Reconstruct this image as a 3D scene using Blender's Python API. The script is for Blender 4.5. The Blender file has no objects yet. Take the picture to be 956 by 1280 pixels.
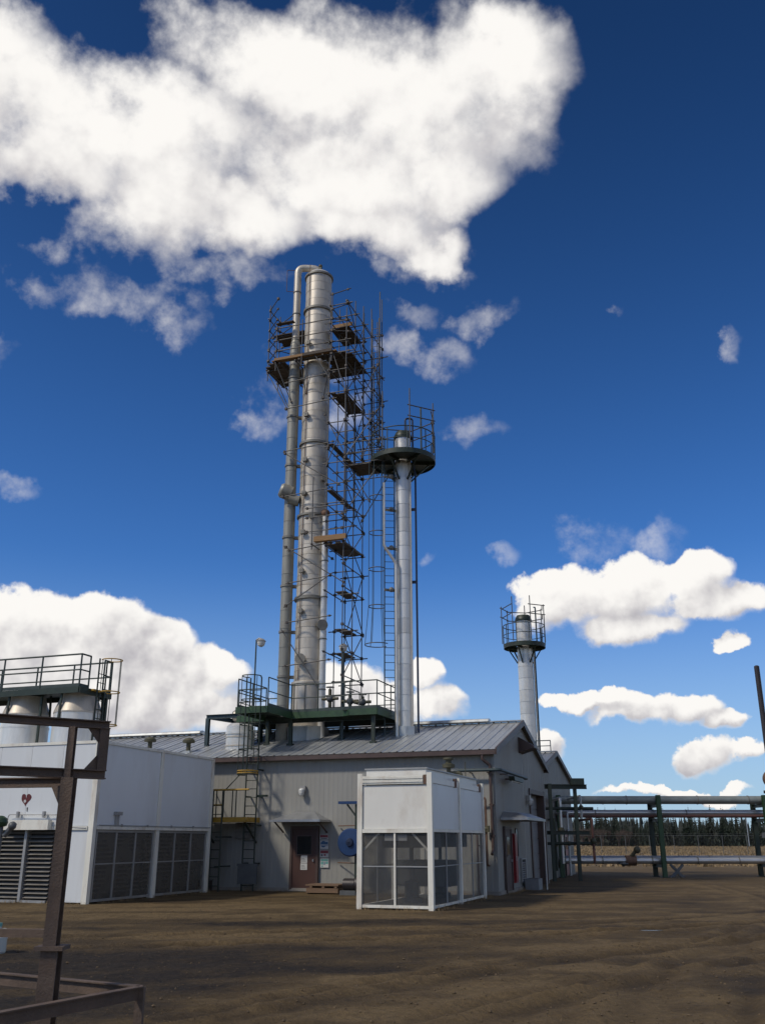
import bpy, bmesh, math, random
from mathutils import Vector, Matrix, noise as mnoise
random.seed(11)
scene = bpy.context.scene
col = scene.collection
R = math.radians

# ------------------------------------------------------------------ camera
cam_data = bpy.data.cameras.new('camera')
cam = bpy.data.objects.new('camera', cam_data)
col.objects.link(cam)
cam.location = (0, 0, 1.70)
cam.rotation_euler = (R(90 + 19.43), 0, 0)
cam_data.sensor_fit = 'VERTICAL'
cam_data.sensor_height = 24.0
cam_data.lens = 24.0 * 1162.0 / 1280.0
cam_data.clip_start = 0.1
cam_data.clip_end = 9000
scene.camera = cam

# ------------------------------------------------------------------ exposure
scene.view_settings.view_transform = 'Standard'
scene.view_settings.look = 'None'
scene.view_settings.gamma = 1.0
scene.view_settings.use_curve_mapping = False
scene.view_settings.exposure = -0.05
scene.cycles.max_bounces = 5
scene.cycles.diffuse_bounces = 3
scene.cycles.transparent_max_bounces = 12

# ------------------------------------------------------------------ sun and sky
SUN_AZ, SUN_EL = R(-122.0), R(46.0)        # azimuth from +Y towards +X
S = Vector((math.sin(SUN_AZ) * math.cos(SUN_EL), math.cos(SUN_AZ) * math.cos(SUN_EL), math.sin(SUN_EL)))
sun_d = bpy.data.lights.new('sun', 'SUN')
sun_d.energy = 2.6
sun_d.angle = R(6.0)
sun_d.color = (1.0, 0.92, 0.80)
sun = bpy.data.objects.new('sun', sun_d)
sun.rotation_euler = (-S).to_track_quat('-Z', 'Y').to_euler()
sun.location = (-30, -10, 40)
col.objects.link(sun)

CUMULUS = [  # azimuth, elevation, half width, half height, in degrees
    (-17.7, 40.2, 10.6, 3.3), (-4.4, 44.2, 13.0, 4.0), (3.2, 43.1, 10.0, 4.8), (10.1, 44.5, 4.7, 3.3), (-2.9, 39.0, 10.7, 4.0),
    (-16.7, 37.2, 6.2, 3.6), (-24.9, 40.3, 6.0, 3.2), (-28.4, 42.8, 4.2, 2.3), (4.9, 39.2, 4.2, 2.9), (-10.3, 36.2, 6.9, 2.6),
    (-23.5, 38.0, 5.0, 2.4), (-1.6, 36.2, 6.4, 1.7), (3.0, 35.6, 3.4, 1.4),
    (-20.9, 11.3, 4.9, 2.5), (-16.9, 11.6, 3.3, 2.6), (-14.0, 10.5, 2.8, 2.3), (-18.4, 8.7, 6.9, 2.7), (-12.5, 9.0, 4.3, 2.1),
    (-9.4, 9.1, 2.2, 1.4), (-15.6, 7.3, 10.3, 2.1), (-2.3, 8.2, 2.9, 2.1), (0.1, 7.3, 2.9, 1.7), (3.5, 7.7, 2.2, 1.3),
    (3.3, 9.4, 1.6, 1.1), (7.3, 5.6, 1.9, 1.0), (11.3, 13.8, 3.6, 2.0), (15.5, 14.2, 3.7, 2.0), (19.3, 14.7, 2.2, 1.5),
    (20.4, 13.2, 3.0, 1.3), (15.3, 12.1, 4.1, 1.2), (20.8, 10.8, 1.0, 0.7), (10.1, 5.3, 1.2, 1.1), (11.7, 7.9, 2.0, 0.6),
    (13.5, 8.1, 1.2, 0.6), (15.3, 7.3, 3.1, 1.1), (18.0, 7.2, 2.4, 0.9), (20.1, 6.4, 1.7, 0.7), (18.2, 4.7, 2.1, 1.1),
    (20.7, 4.7, 1.5, 0.6), (17.1, 2.6, 4.2, 0.4)]
WISPS = [
    (13.5, 17.1, 2.7, 1.9), (17.4, 16.8, 1.7, 1.6), (-13.7, 30.4, 2.2, 1.6), (-17.5, 31.3, 3.6, 1.2), (-10.6, 33.0, 4.4, 1.2), (6.3, 31.4, 3.4, 1.1), (2.4, 31.8, 1.2, 1.2),
    (3.2, 29.1, 2.5, 1.2), (-7.4, 25.9, 2.1, 1.9), (5.8, 25, 3.4, 1.2), (-2.1, 25.7, 2.7, 2.0), (17.3, 30.7, 1.0, 0.7),
    (-23.1, 19.6, 1.8, 0.7), (8.1, 16.8, 1.1, 0.6), (-21.3, 31.8, 3.5, 1.4), (24.2, 27.5, 0.7, 1.2), (2.7, 16.9, 1.3, 0.4),
    (-17.0, 34.2, 6.0, 1.1), (1.5, 34.6, 6.0, 1.0), (-24.7, 26.9, 1.3, 0.7)]


def build_world():
    w = bpy.data.worlds.new('World')
    scene.world = w
    w.use_nodes = True
    nt = w.node_tree
    nt.nodes.clear()
    N = nt.nodes.new
    L = nt.links.new

    def put(sock, v):
        if hasattr(v, 'links') or isinstance(v, bpy.types.NodeSocket):
            L(v, sock)
        else:
            sock.default_value = v

    def M(op, a, b=0.0, c=0.0, clamp=False):
        n = N('ShaderNodeMath'); n.operation = op; n.use_clamp = clamp
        put(n.inputs[0], a); put(n.inputs[1], b); put(n.inputs[2], c)
        return n.outputs[0]

    def V(op, a, b=(0, 0, 0), c=(0, 0, 0)):
        n = N('ShaderNodeVectorMath'); n.operation = op
        put(n.inputs[0], a); put(n.inputs[1], b)
        if op == 'MULTIPLY_ADD': put(n.inputs[2], c)
        if op == 'SCALE': put(n.inputs['Scale'], c)
        return n.outputs['Value'] if op in ('DOT_PRODUCT', 'LENGTH') else n.outputs['Vector']

    def smooth(x, lo, hi, to0=0.0, to1=1.0):
        n = N('ShaderNodeMapRange'); n.interpolation_type = 'SMOOTHSTEP'
        put(n.inputs['Value'], x)
        n.inputs['From Min'].default_value = lo; n.inputs['From Max'].default_value = hi
        n.inputs['To Min'].default_value = to0; n.inputs['To Max'].default_value = to1
        return n.outputs['Result']

    def xyz(x, y, z=0.0):
        n = N('ShaderNodeCombineXYZ'); put(n.inputs[0], x); put(n.inputs[1], y); put(n.inputs[2], z)
        return n.outputs[0]

    def noise(vec, scale, detail, rough):
        n = N('ShaderNodeTexNoise'); L(vec, n.inputs['Vector'])
        n.inputs['Scale'].default_value = scale; n.inputs['Detail'].default_value = detail
        n.inputs['Roughness'].default_value = rough
        return n

    def mixc(f, a, b):
        n = N('ShaderNodeMix'); n.data_type = 'RGBA'
        put(n.inputs[0], f); put(n.inputs[6], a); put(n.inputs[7], b)
        return n.outputs[2]

    tc = N('ShaderNodeTexCoord').outputs['Generated']
    d = V('NORMALIZE', tc)
    sep = N('ShaderNodeSeparateXYZ'); L(d, sep.inputs[0])
    az = M('MULTIPLY', M('ARCTAN2', sep.outputs[0], sep.outputs[1]), 57.2958)
    el = M('MULTIPLY', M('ARCSINE', sep.outputs[2]), 57.2958)
    p = xyz(az, el)
    high = smooth(el, 17.0, 29.0)
    wn = noise(d, 9.0, 6.0, 0.48)
    warp_amt = M('MULTIPLY_ADD', high, 5.0, 2.8)
    fbn = noise(d, 24.0, 7.0, 0.58)
    fb = fbn.outputs['Fac']
    wv = V('SCALE', V('SUBTRACT', wn.outputs['Color'], (0.5, 0.5, 0.5)), c=warp_amt)
    wf = V('SCALE', V('SUBTRACT', fbn.outputs['Color'], (0.5, 0.5, 0.5)), c=M('MULTIPLY_ADD', high, 0.5, 2.0))
    pw = V('ADD', V('ADD', p, V('MULTIPLY', wv, (1.25, 0.9, 0.0))), V('MULTIPLY', wf, (1.3, 1.0, 0.0)))

    def field(pos, blobs, k):
        cur = None
        for (a, e, ra, re) in blobs:
            q = V('MULTIPLY_ADD', pos, (1 / ra, 1 / re, 0), (-a / ra, -e / re, 0))
            l2 = V('DOT_PRODUCT', q, q)
            cur = l2 if cur is None else M('SMOOTH_MIN', cur, l2, k)
        return M('SUBTRACT', 1.0, cur)

    fbd = M('MULTIPLY', M('SUBTRACT', fb, 0.5), 1.7)
    F = field(pw, CUMULUS, 0.45)
    # the rest of the dome carries broken cloud of the same kind
    gn = noise(V('MULTIPLY', d, (1.0, 1.0, 2.0)), 3.2, 7.0, 0.55).outputs['Fac']
    away = M('MAXIMUM', smooth(M('ABSOLUTE', az), 25.0, 36.0), smooth(el, 50.0, 58.0))
    G = M('MULTIPLY', M('SUBTRACT', gn, 0.52), 6.0)
    G = M('SUBTRACT', M('MULTIPLY', M('ADD', G, 3.0), away), 3.0)
    F = M('MAXIMUM', F, G)
    off = M('MULTIPLY_ADD', high, 1.6, smooth(el, 4.0, 13.0, 0.45, 1.2))
    pu = V('ADD', pw, xyz(M('MULTIPLY', off, -0.6), off))
    Fu = field(pu, CUMULUS, 0.45)
    base_side = smooth(M('SUBTRACT', M('MINIMUM', Fu, 1.0), M('MINIMUM', F, 1.0)), -0.3, 0.9)     # 1 on the underside of a cloud
    hi_d = smooth(M('MULTIPLY_ADD', fbd, 0.85, M('MULTIPLY', F, 1.1)), -0.16, 0.95)
    lo_d = smooth(M('DIVIDE', M('MULTIPLY_ADD', F, 1.25, fbd), M('MULTIPLY_ADD', base_side, 1.1, 0.42)), 0.0, 1.0)
    dens = M('ADD', M('MULTIPLY', hi_d, high), M('MULTIPLY', lo_d, M('SUBTRACT', 1.0, high)))
    Wf = field(pw, WISPS, 0.4)
    wd = smooth(M('ADD', Wf, M('MULTIPLY', fbd, 3.2)), 0.05, 2.6, 0.0, 0.60)
    alpha = M('MULTIPLY', M('MAXIMUM', dens, wd), smooth(el, 0.0, 1.5))

    # light comes from above: what has more cloud over it is darker
    b1 = noise(d, 34.0, 3.5, 0.5).outputs['Fac']
    b2 = noise(V('ADD', d, (-0.009, 0.0, 0.012)), 34.0, 3.5, 0.5).outputs['Fac']
    relief = M('MULTIPLY', M('SUBTRACT', b1, b2), M('MULTIPLY_ADD', high, -0.3, 0.9))
    broad = M('MULTIPLY', M('SUBTRACT', wn.outputs['Fac'], 0.5), M('MULTIPLY_ADD', high, 0.1, 0.7))
    under = M('MULTIPLY', M('SUBTRACT', M('MINIMUM', Fu, 1.0), M('MINIMUM', F, 1.0)), M('MULTIPLY_ADD', high, -0.26, 0.60))
    lit = M('SUBTRACT', M('ADD', M('ADD', M('ADD', M('MULTIPLY_ADD', high, -0.16, 0.52), M('MULTIPLY', high, M('MULTIPLY', M('MINIMUM', F, 0.9), 0.42))), broad), relief), under, clamp=True)
    lit = smooth(lit, 0.02, 0.92)
    lit = M('ADD', M('MULTIPLY', lit, dens), M('MULTIPLY', M('SUBTRACT', 1.0, dens), 0.80))
    ccol = mixc(lit, (4.7, 4.55, 4.9, 1), (10.1, 9.85, 9.5, 1))
    ccol = V('SCALE', ccol, c=1.0)

    sky = N('ShaderNodeTexSky')
    sky.sky_type = 'NISHITA'
    sky.sun_disc = False
    sky.sun_elevation = SUN_EL
    sky.sun_rotation = SUN_AZ
    sky.altitude = 900.0
    sky.air_density = 0.9
    sky.dust_density = 0.6
    sky.ozone_density = 2.0
    hs = N('ShaderNodeHueSaturation')
    hs.inputs['Saturation'].default_value = 1.25
    L(sky.outputs['Color'], hs.inputs['Color'])
    deep = smooth(el, 10.0, 54.0, 1.0, 0.46)           # clear dry air: the blue deepens with height
    skyc = V('SCALE', V('MULTIPLY', hs.outputs['Color'], (0.74, 0.98, 1.30)), c=deep)
    skyc = mixc(smooth(el, -3.0, 17.0, 0.85, 0.0), skyc, (4.0, 5.5, 7.1, 1))     # dust and moisture low over the plain
    cmix = mixc(alpha, skyc, ccol)
    bg = N('ShaderNodeBackground')
    bg.inputs['Strength'].default_value = 0.10
    L(cmix, bg.inputs['Color'])
    out = N('ShaderNodeOutputWorld')
    L(bg.outputs['Background'], out.inputs['Surface'])
    w.cycles.sampling_method = 'MANUAL'
    w.cycles.sample_map_resolution = 512


build_world()

# ------------------------------------------------------------------ materials
MAT = {}


def material(name, base, rough=0.6, metal=0.0, var=0.0, vscale=3.0, stretch=(1, 1, 1), dirt=None, dirt_amt=0.0,
             dirt_scale=1.5, bump=0.0, bscale=30.0, spec=0.5, piece=0.0):
    m = bpy.data.materials.new(name)
    m.use_nodes = True
    nt = m.node_tree
    b = nt.nodes['Principled BSDF']
    b.inputs['Roughness'].default_value = rough
    b.inputs['Metallic'].default_value = metal
    b.inputs['Specular IOR Level'].default_value = spec
    N, L = nt.nodes.new, nt.links.new
    tc = N('ShaderNodeTexCoord')
    mp = N('ShaderNodeMapping')
    mp.inputs['Scale'].default_value = stretch
    L(tc.outputs['Object'], mp.inputs['Vector'])
    c = (*base, 1)
    cur = None
    if var > 0:
        n = N('ShaderNodeTexNoise'); n.inputs['Scale'].default_value = vscale; n.inputs['Detail'].default_value = 5
        n.inputs['Roughness'].default_value = 0.6
        L(mp.outputs[0], n.inputs['Vector'])
        r = N('ShaderNodeMapRange'); r.inputs['From Min'].default_value = 0.3; r.inputs['From Max'].default_value = 0.7
        r.inputs['To Min'].default_value = 1 - var; r.inputs['To Max'].default_value = 1 + var
        L(n.outputs['Fac'], r.inputs['Value'])
        mx = N('ShaderNodeMix'); mx.data_type = 'RGBA'; mx.blend_type = 'MULTIPLY'; mx.inputs[0].default_value = 1
        mx.inputs[6].default_value = c
        L(r.outputs['Result'], mx.inputs[7])
        cur = mx.outputs[2]
        rr = N('ShaderNodeMapRange'); rr.inputs['To Min'].default_value = max(0.05, rough - 0.12); rr.inputs['To Max'].default_value = min(1, rough + 0.12)
        L(n.outputs['Fac'], rr.inputs['Value']); L(rr.outputs['Result'], b.inputs['Roughness'])
    if dirt is not None:
        n = N('ShaderNodeTexNoise'); n.inputs['Scale'].default_value = dirt_scale; n.inputs['Detail'].default_value = 8
        n.inputs['Roughness'].default_value = 0.68
        L(mp.outputs[0], n.inputs['Vector'])
        r = N('ShaderNodeMapRange'); r.inputs['From Min'].default_value = 0.5; r.inputs['From Max'].default_value = 0.75
        r.inputs['To Max'].default_value = dirt_amt
        L(n.outputs['Fac'], r.inputs['Value'])
        mx = N('ShaderNodeMix'); mx.data_type = 'RGBA'
        L(r.outputs['Result'], mx.inputs[0])
        if cur is None: mx.inputs[6].default_value = c
        else: L(cur, mx.inputs[6])
        mx.inputs[7].default_value = (*dirt, 1)
        cur = mx.outputs[2]
    if piece > 0:                       # sheets from different batches differ a little in tone
        oi = N('ShaderNodeObjectInfo')
        r = N('ShaderNodeMapRange'); r.inputs['To Min'].default_value = 1 - piece; r.inputs['To Max'].default_value = 1 + piece
        L(oi.outputs['Random'], r.inputs['Value'])
        mx = N('ShaderNodeMix'); mx.data_type = 'RGBA'; mx.blend_type = 'MULTIPLY'; mx.inputs[0].default_value = 1
        if cur is None: mx.inputs[6].default_value = c
        else: L(cur, mx.inputs[6])
        L(r.outputs['Result'], mx.inputs[7])
        cur = mx.outputs[2]
    if cur is None: b.inputs['Base Color'].default_value = c
    else: L(cur, b.inputs['Base Color'])
    if bump > 0:
        n = N('ShaderNodeTexNoise'); n.inputs['Scale'].default_value = bscale; n.inputs['Detail'].default_value = 4
        L(mp.outputs[0], n.inputs['Vector'])
        bm = N('ShaderNodeBump'); bm.inputs['Strength'].default_value = bump; bm.inputs['Distance'].default_value = 0.02
        L(n.outputs['Fac'], bm.inputs['Height']); L(bm.outputs[0], b.inputs['Normal'])
    MAT[name] = m
    return m


def mesh_material(name, base, cover, pitch):
    """woven wire screen: wire and air mixed by their share of the surface"""
    m = material(name, base, 0.55, 0.3)
    nt = m.node_tree; N, L = nt.nodes.new, nt.links.new
    b = nt.nodes['Principled BSDF']
    # the weave is far finer than a pixel: even cover with faint dents and dust
    tc = N('ShaderNodeTexCoord')
    n = N('ShaderNodeTexNoise'); n.inputs['Scale'].default_value = pitch; n.inputs['Detail'].default_value = 4
    L(tc.outputs['Object'], n.inputs['Vector'])
    r = N('ShaderNodeMapRange'); r.inputs['From Min'].default_value = 0.3; r.inputs['From Max'].default_value = 0.7
    r.inputs['To Min'].default_value = cover - 0.07; r.inputs['To Max'].default_value = cover + 0.07
    L(n.outputs['Fac'], r.inputs['Value']); L(r.outputs['Result'], b.inputs['Alpha'])
    return m


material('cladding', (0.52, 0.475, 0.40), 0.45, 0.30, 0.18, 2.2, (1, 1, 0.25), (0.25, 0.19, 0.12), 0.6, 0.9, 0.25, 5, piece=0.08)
material('cladding_shaded', (0.26, 0.255, 0.22), 0.50, 0.25, 0.2, 2.2, (1, 1, 0.25), (0.14, 0.11, 0.075), 0.6, 0.9, 0.25, 5, piece=0.08)  # shade on the vapour line put into the cladding colour
material('cladding_bright', (0.66, 0.645, 0.60), 0.36, 0.40, 0.12, 2.5, (1, 1, 0.3), (0.34, 0.29, 0.22), 0.45, 1.1, 0.25, 5, piece=0.09)
material('cladding_band', (0.20, 0.19, 0.165), 0.55, 0.3, 0.2, 6)
material('wall_panel', (0.265, 0.26, 0.235), 0.55, 0.0, 0.08, 1.2, (1, 1, 0.2), (0.19, 0.15, 0.10), 0.5, 0.7, piece=0.035)
material('roof_metal', (0.46, 0.48, 0.48), 0.42, 0.55, 0.14, 1.0, (3, 0.4, 1), (0.22, 0.18, 0.13), 0.6, 0.8, piece=0.10)
material('brown_trim', (0.075, 0.048, 0.040), 0.5, 0.1, 0.2, 3)
material('door_brown', (0.058, 0.025, 0.018), 0.5, 0.0, 0.15, 2, (1, 1, 0.3))
material('glass_dark', (0.012, 0.014, 0.016), 0.08, 0.0, spec=0.8)
material('white_sun_tint', (0.72, 0.70, 0.63), 0.42, 0.0, 0.05, 1.5, (1, 1, 0.3), (0.34, 0.24, 0.14), 0.5, 1.3)  # cream of the sunlit cooler front put into the base colour
material('white_trim_sun_tint', (0.74, 0.72, 0.63), 0.45, 0.0, 0.07, 3, (1, 1, 0.3), (0.30, 0.17, 0.08), 0.6, 2.2)  # same warm sun tint mixed into the trim colour
material('white_panel', (0.66, 0.68, 0.68), 0.40, 0.0, 0.04, 1.0, (1, 1, 0.25), (0.36, 0.31, 0.24), 0.42, 0.9, 0.12, 1.5, piece=0.03)
material('grey_panel', (0.20, 0.20, 0.20), 0.55, 0.1, 0.12, 2)
material('grey_frame', (0.33, 0.33, 0.32), 0.5, 0.3, 0.12, 3)
material('louvre_grey', (0.20, 0.19, 0.17), 0.6, 0.1, 0.2, 4, dirt=(0.16, 0.12, 0.08), dirt_amt=0.5)
material('dark_inside', (0.035, 0.034, 0.033), 0.8)
material('machine_grey', (0.11, 0.115, 0.115), 0.55, 0.3, 0.2, 3)
mesh_material('screen_wire', (0.085, 0.083, 0.078), 0.50, 2.5)
mesh_material('screen_wire_grey', (0.15, 0.14, 0.12), 0.66, 2.5)
mesh_material('chain_link', (0.07, 0.07, 0.07), 0.12, 1.0)
material('green_paint', (0.022, 0.058, 0.022), 0.5, 0.0, 0.25, 4, dirt=(0.03, 0.03, 0.025), dirt_amt=0.5)
material('dark_green', (0.020, 0.032, 0.022), 0.5, 0.1, 0.25, 4, dirt=(0.06, 0.04, 0.025), dirt_amt=0.4)
material('teal_steel', (0.030, 0.050, 0.055), 0.5, 0.1, 0.25, 4)
material('rail_green', (0.045, 0.060, 0.052), 0.5, 0.2, 0.2, 4)
material('yellow_paint', (0.38, 0.22, 0.025), 0.55, 0.0, 0.25, 5, dirt=(0.10, 0.06, 0.03), dirt_amt=0.6)
material('olive_yellow', (0.17, 0.13, 0.035), 0.6, 0.0, 0.25, 5)
material('scaffold_steel', (0.105, 0.102, 0.098), 0.5, 0.55, 0.3, 8, dirt=(0.085, 0.055, 0.036), dirt_amt=0.4, dirt_scale=4)
material('coupler_steel', (0.06, 0.05, 0.045), 0.6, 0.4, 0.3, 8)
material('plank_wood', (0.075, 0.058, 0.045), 0.85, 0.0, 0.35, 3, (1, 6, 6))
material('plank_fresh', (0.26, 0.15, 0.065), 0.8, 0.0, 0.3, 3, (1, 6, 6))
material('rust_pipe', (0.15, 0.085, 0.055), 0.7, 0.2, 0.3, 5)
material('rust_steel', (0.115, 0.080, 0.058), 0.72, 0.15, 0.3, 5, dirt=(0.13, 0.075, 0.043), dirt_amt=0.6, dirt_scale=3, bump=0.3, bscale=60)
material('blue_paint', (0.010, 0.038, 0.12), 0.45, 0.0, 0.2, 3)
material('blue_dark', (0.012, 0.022, 0.055), 0.45, 0.1, 0.2, 3)
material('red_paint', (0.22, 0.014, 0.016), 0.4, 0.0, 0.12, 3)
material('red_mark', (0.10, 0.012, 0.012), 0.6, 0.0)
material('sign_white', (0.50, 0.50, 0.48), 0.5)
material('sign_red', (0.20, 0.03, 0.035), 0.5)
material('sign_blue', (0.035, 0.10, 0.20), 0.5)
material('sign_teal', (0.12, 0.32, 0.29), 0.5)
material('sign_ink', (0.06, 0.06, 0.06), 0.6)
material('concrete', (0.24, 0.22, 0.19), 0.85, 0.0, 0.15, 3, bump=0.3, bscale=40)
material('galvanised', (0.40, 0.41, 0.42), 0.35, 0.75, 0.12, 4, dirt=(0.22, 0.2, 0.17), dirt_amt=0.4)
material('pipe_silver', (0.55, 0.55, 0.54), 0.34, 0.7, 0.1, 3, dirt=(0.26, 0.23, 0.2), dirt_amt=0.35)
material('pipe_grey', (0.25, 0.27, 0.25), 0.5, 0.3, 0.15, 3)
material('pipe_red', (0.095, 0.042, 0.034), 0.6, 0.1, 0.2, 3)
material('black_pole', (0.030, 0.024, 0.024), 0.5, 0.2, 0.2, 3)
material('lamp_grey', (0.30, 0.29, 0.27), 0.4, 0.2)
material('lamp_glass', (0.55, 0.55, 0.52), 0.15, 0.0)
material('plastic_white', (0.45, 0.47, 0.44), 0.4)
material('valve_olive', (0.075, 0.070, 0.040), 0.6, 0.1, 0.3, 6)
material('timber', (0.16, 0.10, 0.060), 0.8, 0.0, 0.35, 3, (1, 8, 8))
material('bark', (0.060, 0.045, 0.036), 0.9, 0.0, 0.3, 6)
material('spruce', (0.013, 0.024, 0.013), 0.75, 0.0, 0.35, 0.6)
material('spruce_dull', (0.018, 0.024, 0.015), 0.75, 0.0, 0.35, 0.6)
material('far_wood', (0.030, 0.036, 0.030), 0.85, 0.0, 0.3, 0.3)
material('twig', (0.085, 0.062, 0.050), 0.85, 0.0, 0.3, 0.8)
material('dry_grass', (0.25, 0.18, 0.095), 0.9, 0.0, 0.3, 0.3)
material('clod', (0.095, 0.066, 0.036), 0.95, 0.0, 0.4, 2)

# ------------------------------------------------------------------ frames
PR = R(-19.5)                                    # the plant stands turned 19.5 degrees to the view
PO = Vector((3.83, 33.0, 0.0))                   # near corner of the process building
PM = Matrix.Translation(PO) @ Matrix.Rotation(PR, 4, 'Z')
BASE = {}                                        # base point (plant or world coordinates) of every thing


def plant(x, y, z=0.0):
    return PM @ Vector((x, y, z))


def props(o, label, cat, group=None, kind=None):
    if label: o['label'] = label
    if cat: o['category'] = cat
    if group: o['group'] = group
    if kind: o['kind'] = kind
    return o


def thing(name, label, cat, base, group=None, world=False):
    o = bpy.data.objects.new(name, None)
    o.empty_display_size = 0.3
    col.objects.link(o)
    o.location = Vector(base) if world else plant(*base)
    if not world: o.rotation_euler = (0, 0, PR)
    BASE[o.name] = Vector(base)
    return props(o, label, cat, group)


class MB:
    """collects shapes for one mesh"""
    def __init__(s):
        s.v = []; s.f = []; s.sm = []

    def add(s, vs, fs, smooth=False):
        n = len(s.v)
        s.v += [tuple(v) for v in vs]
        s.f += [tuple(i + n for i in f) for f in fs]
        s.sm += [smooth] * len(fs)
        return s

    def box(s, x0, x1, y0, y1, z0, z1):
        vs = [(x, y, z) for z in (z0, z1) for y in (y0, y1) for x in (x0, x1)]
        return s.add(vs, [(0, 2, 3, 1), (4, 5, 7, 6), (0, 1, 5, 4), (2, 6, 7, 3), (0, 4, 6, 2), (1, 3, 7, 5)])

    def beam(s, p, q, w, h, up=(0, 0, 1)):
        p, q = Vector(p), Vector(q); d = (q - p).normalized()
        u = Vector(up)
        if abs(d.dot(u)) > 0.98: u = Vector((0, 1, 0))
        a = d.cross(u).normalized() * (w / 2); b = a.cross(d).normalized() * (h / 2)
        vs = [o + i * a + j * b for o in (p, q) for i, j in ((-1, -1), (1, -1), (1, 1), (-1, 1))]
        return s.add(vs, [(0, 3, 2, 1), (4, 5, 6, 7), (0, 1, 5, 4), (1, 2, 6, 5), (2, 3, 7, 6), (3, 0, 4, 7)])

    def ibeam(s, p, q, w, h, t=0.014, up=(0, 0, 1)):
        p, q = Vector(p), Vector(q); d = (q - p).normalized()
        u = Vector(up)
        if abs(d.dot(u)) > 0.98: u = Vector((0, 1, 0))
        b = d.cross(u).normalized().cross(d).normalized()
        s.beam(p, q, t, h - 2 * t, up)
        for k in (-1, 1):
            o = b * (k * (h - t) / 2)
            s.beam(p + o, q + o, w, t, up)
        return s

    def tube(s, p, q, r, n=10, r2=None, caps=True):
        p, q = Vector(p), Vector(q); r2 = r if r2 is None else r2
        d = (q - p).normalized()
        u = Vector((0, 0, 1)) if abs(d.z) < 0.9 else Vector((1, 0, 0))
        a = d.cross(u).normalized(); b = a.cross(d)
        vs = []
        for o, rr in ((p, r), (q, r2)):
            for i in range(n):
                t = 2 * math.pi * i / n
                vs.append(o + a * math.cos(t) * rr + b * math.sin(t) * rr)
        s.add(vs, [(i, (i + 1) % n, n + (i + 1) % n, n + i) for i in range(n)], True)
        if caps:
            s.add(vs[:n], [tuple(range(n - 1, -1, -1))]); s.add(vs[n:], [tuple(range(n))])
        return s

    def path(s, pts, r, n=10, closed=False, caps=True):
        pts = [Vector(p) for p in pts]; m = len(pts)
        vs = []; prev = None
        for i, p in enumerate(pts):
            if closed: d = (pts[(i + 1) % m] - pts[i - 1]).normalized()
            else: d = (pts[min(i + 1, m - 1)] - pts[max(i - 1, 0)]).normalized()
            if prev is None:
                u = Vector((0, 0, 1)) if abs(d.z) < 0.9 else Vector((1, 0, 0))
                a = d.cross(u).normalized()
            else:
                a = (prev - d * prev.dot(d)).normalized()
            prev = a
            b = a.cross(d)
            vs += [p + a * math.cos(2 * math.pi * k / n) * r + b * math.sin(2 * math.pi * k / n) * r for k in range(n)]
        fs = []
        for i in range(m if closed else m - 1):
            j = (i + 1) % m
            fs += [(i * n + k, i * n + (k + 1) % n, j * n + (k + 1) % n, j * n + k) for k in range(n)]
        s.add(vs, fs, True)
        if caps and not closed:
            s.add(vs[:n], [tuple(range(n - 1, -1, -1))]); s.add(vs[-n:], [tuple(range(n))])
        return s

    def ring(s, c, rad, r, n=24, m=6, a0=0, a1=360):
        full = a1 - a0 >= 360
        k = n if full else n + 1
        pts = [(c[0] + rad * math.cos(R(a0 + (a1 - a0) * i / n)), c[1] + rad * math.sin(R(a0 + (a1 - a0) * i / n)), c[2]) for i in range(k)]
        return s.path(pts, r, m, closed=full)

    def lathe(s, c, prof, n=32, axis='z', smooth=True):
        """prof: (radius, height) pairs; every band gets its own vertices so bands keep crisp edges"""
        for (r0, h0), (r1, h1) in zip(prof[:-1], prof[1:]):
            vs = []
            for rr, hh in ((r0, h0), (r1, h1)):
                for i in range(n):
                    t = 2 * math.pi * i / n
                    a, b = rr * math.cos(t), rr * math.sin(t)
                    if axis == 'z': vs.append((c[0] + a, c[1] + b, c[2] + hh))
                    elif axis == 'x': vs.append((c[0] + hh, c[1] + a, c[2] + b))
                    else: vs.append((c[0] + b, c[1] + hh, c[2] + a))
            s.add(vs, [(i, (i + 1) % n, n + (i + 1) % n, n + i) for i in range(n)], smooth)
        return s

    def dome(s, c, r, h, n=32, m=7):
        prof = [(r * math.cos(math.pi / 2 * i / m), h * math.sin(math.pi / 2 * i / m)) for i in range(m)] + [(0.001, h)]
        vs = []
        for rr, hh in prof:
            vs += [(c[0] + rr * math.cos(2 * math.pi * i / n), c[1] + rr * math.sin(2 * math.pi * i / n), c[2] + hh) for i in range(n)]
        return s.add(vs, [(j * n + i, j * n + (i + 1) % n, (j + 1) * n + (i + 1) % n, (j + 1) * n + i) for j in range(m) for i in range(n)], True)

    def ball(s, c, r, n=16, m=10, sz=1.0):
        vs = []
        for j in range(m + 1):
            t = math.pi * j / m
            vs += [(c[0] + r * math.sin(t) * math.cos(2 * math.pi * i / n), c[1] + r * math.sin(t) * math.sin(2 * math.pi * i / n), c[2] - r * sz * math.cos(t)) for i in range(n)]
        return s.add(vs, [(j * n + i, j * n + (i + 1) % n, (j + 1) * n + (i + 1) % n, (j + 1) * n + i) for j in range(m) for i in range(n)], True)

    def prism(s, poly, z0, z1):
        n = len(poly)
        vs = [(x, y, z0) for x, y in poly] + [(x, y, z1) for x, y in poly]
        return s.add(vs, [tuple(range(n - 1, -1, -1)), tuple(range(n, 2 * n))] + [(i, (i + 1) % n, n + (i + 1) % n, n + i) for i in range(n)])

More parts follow.
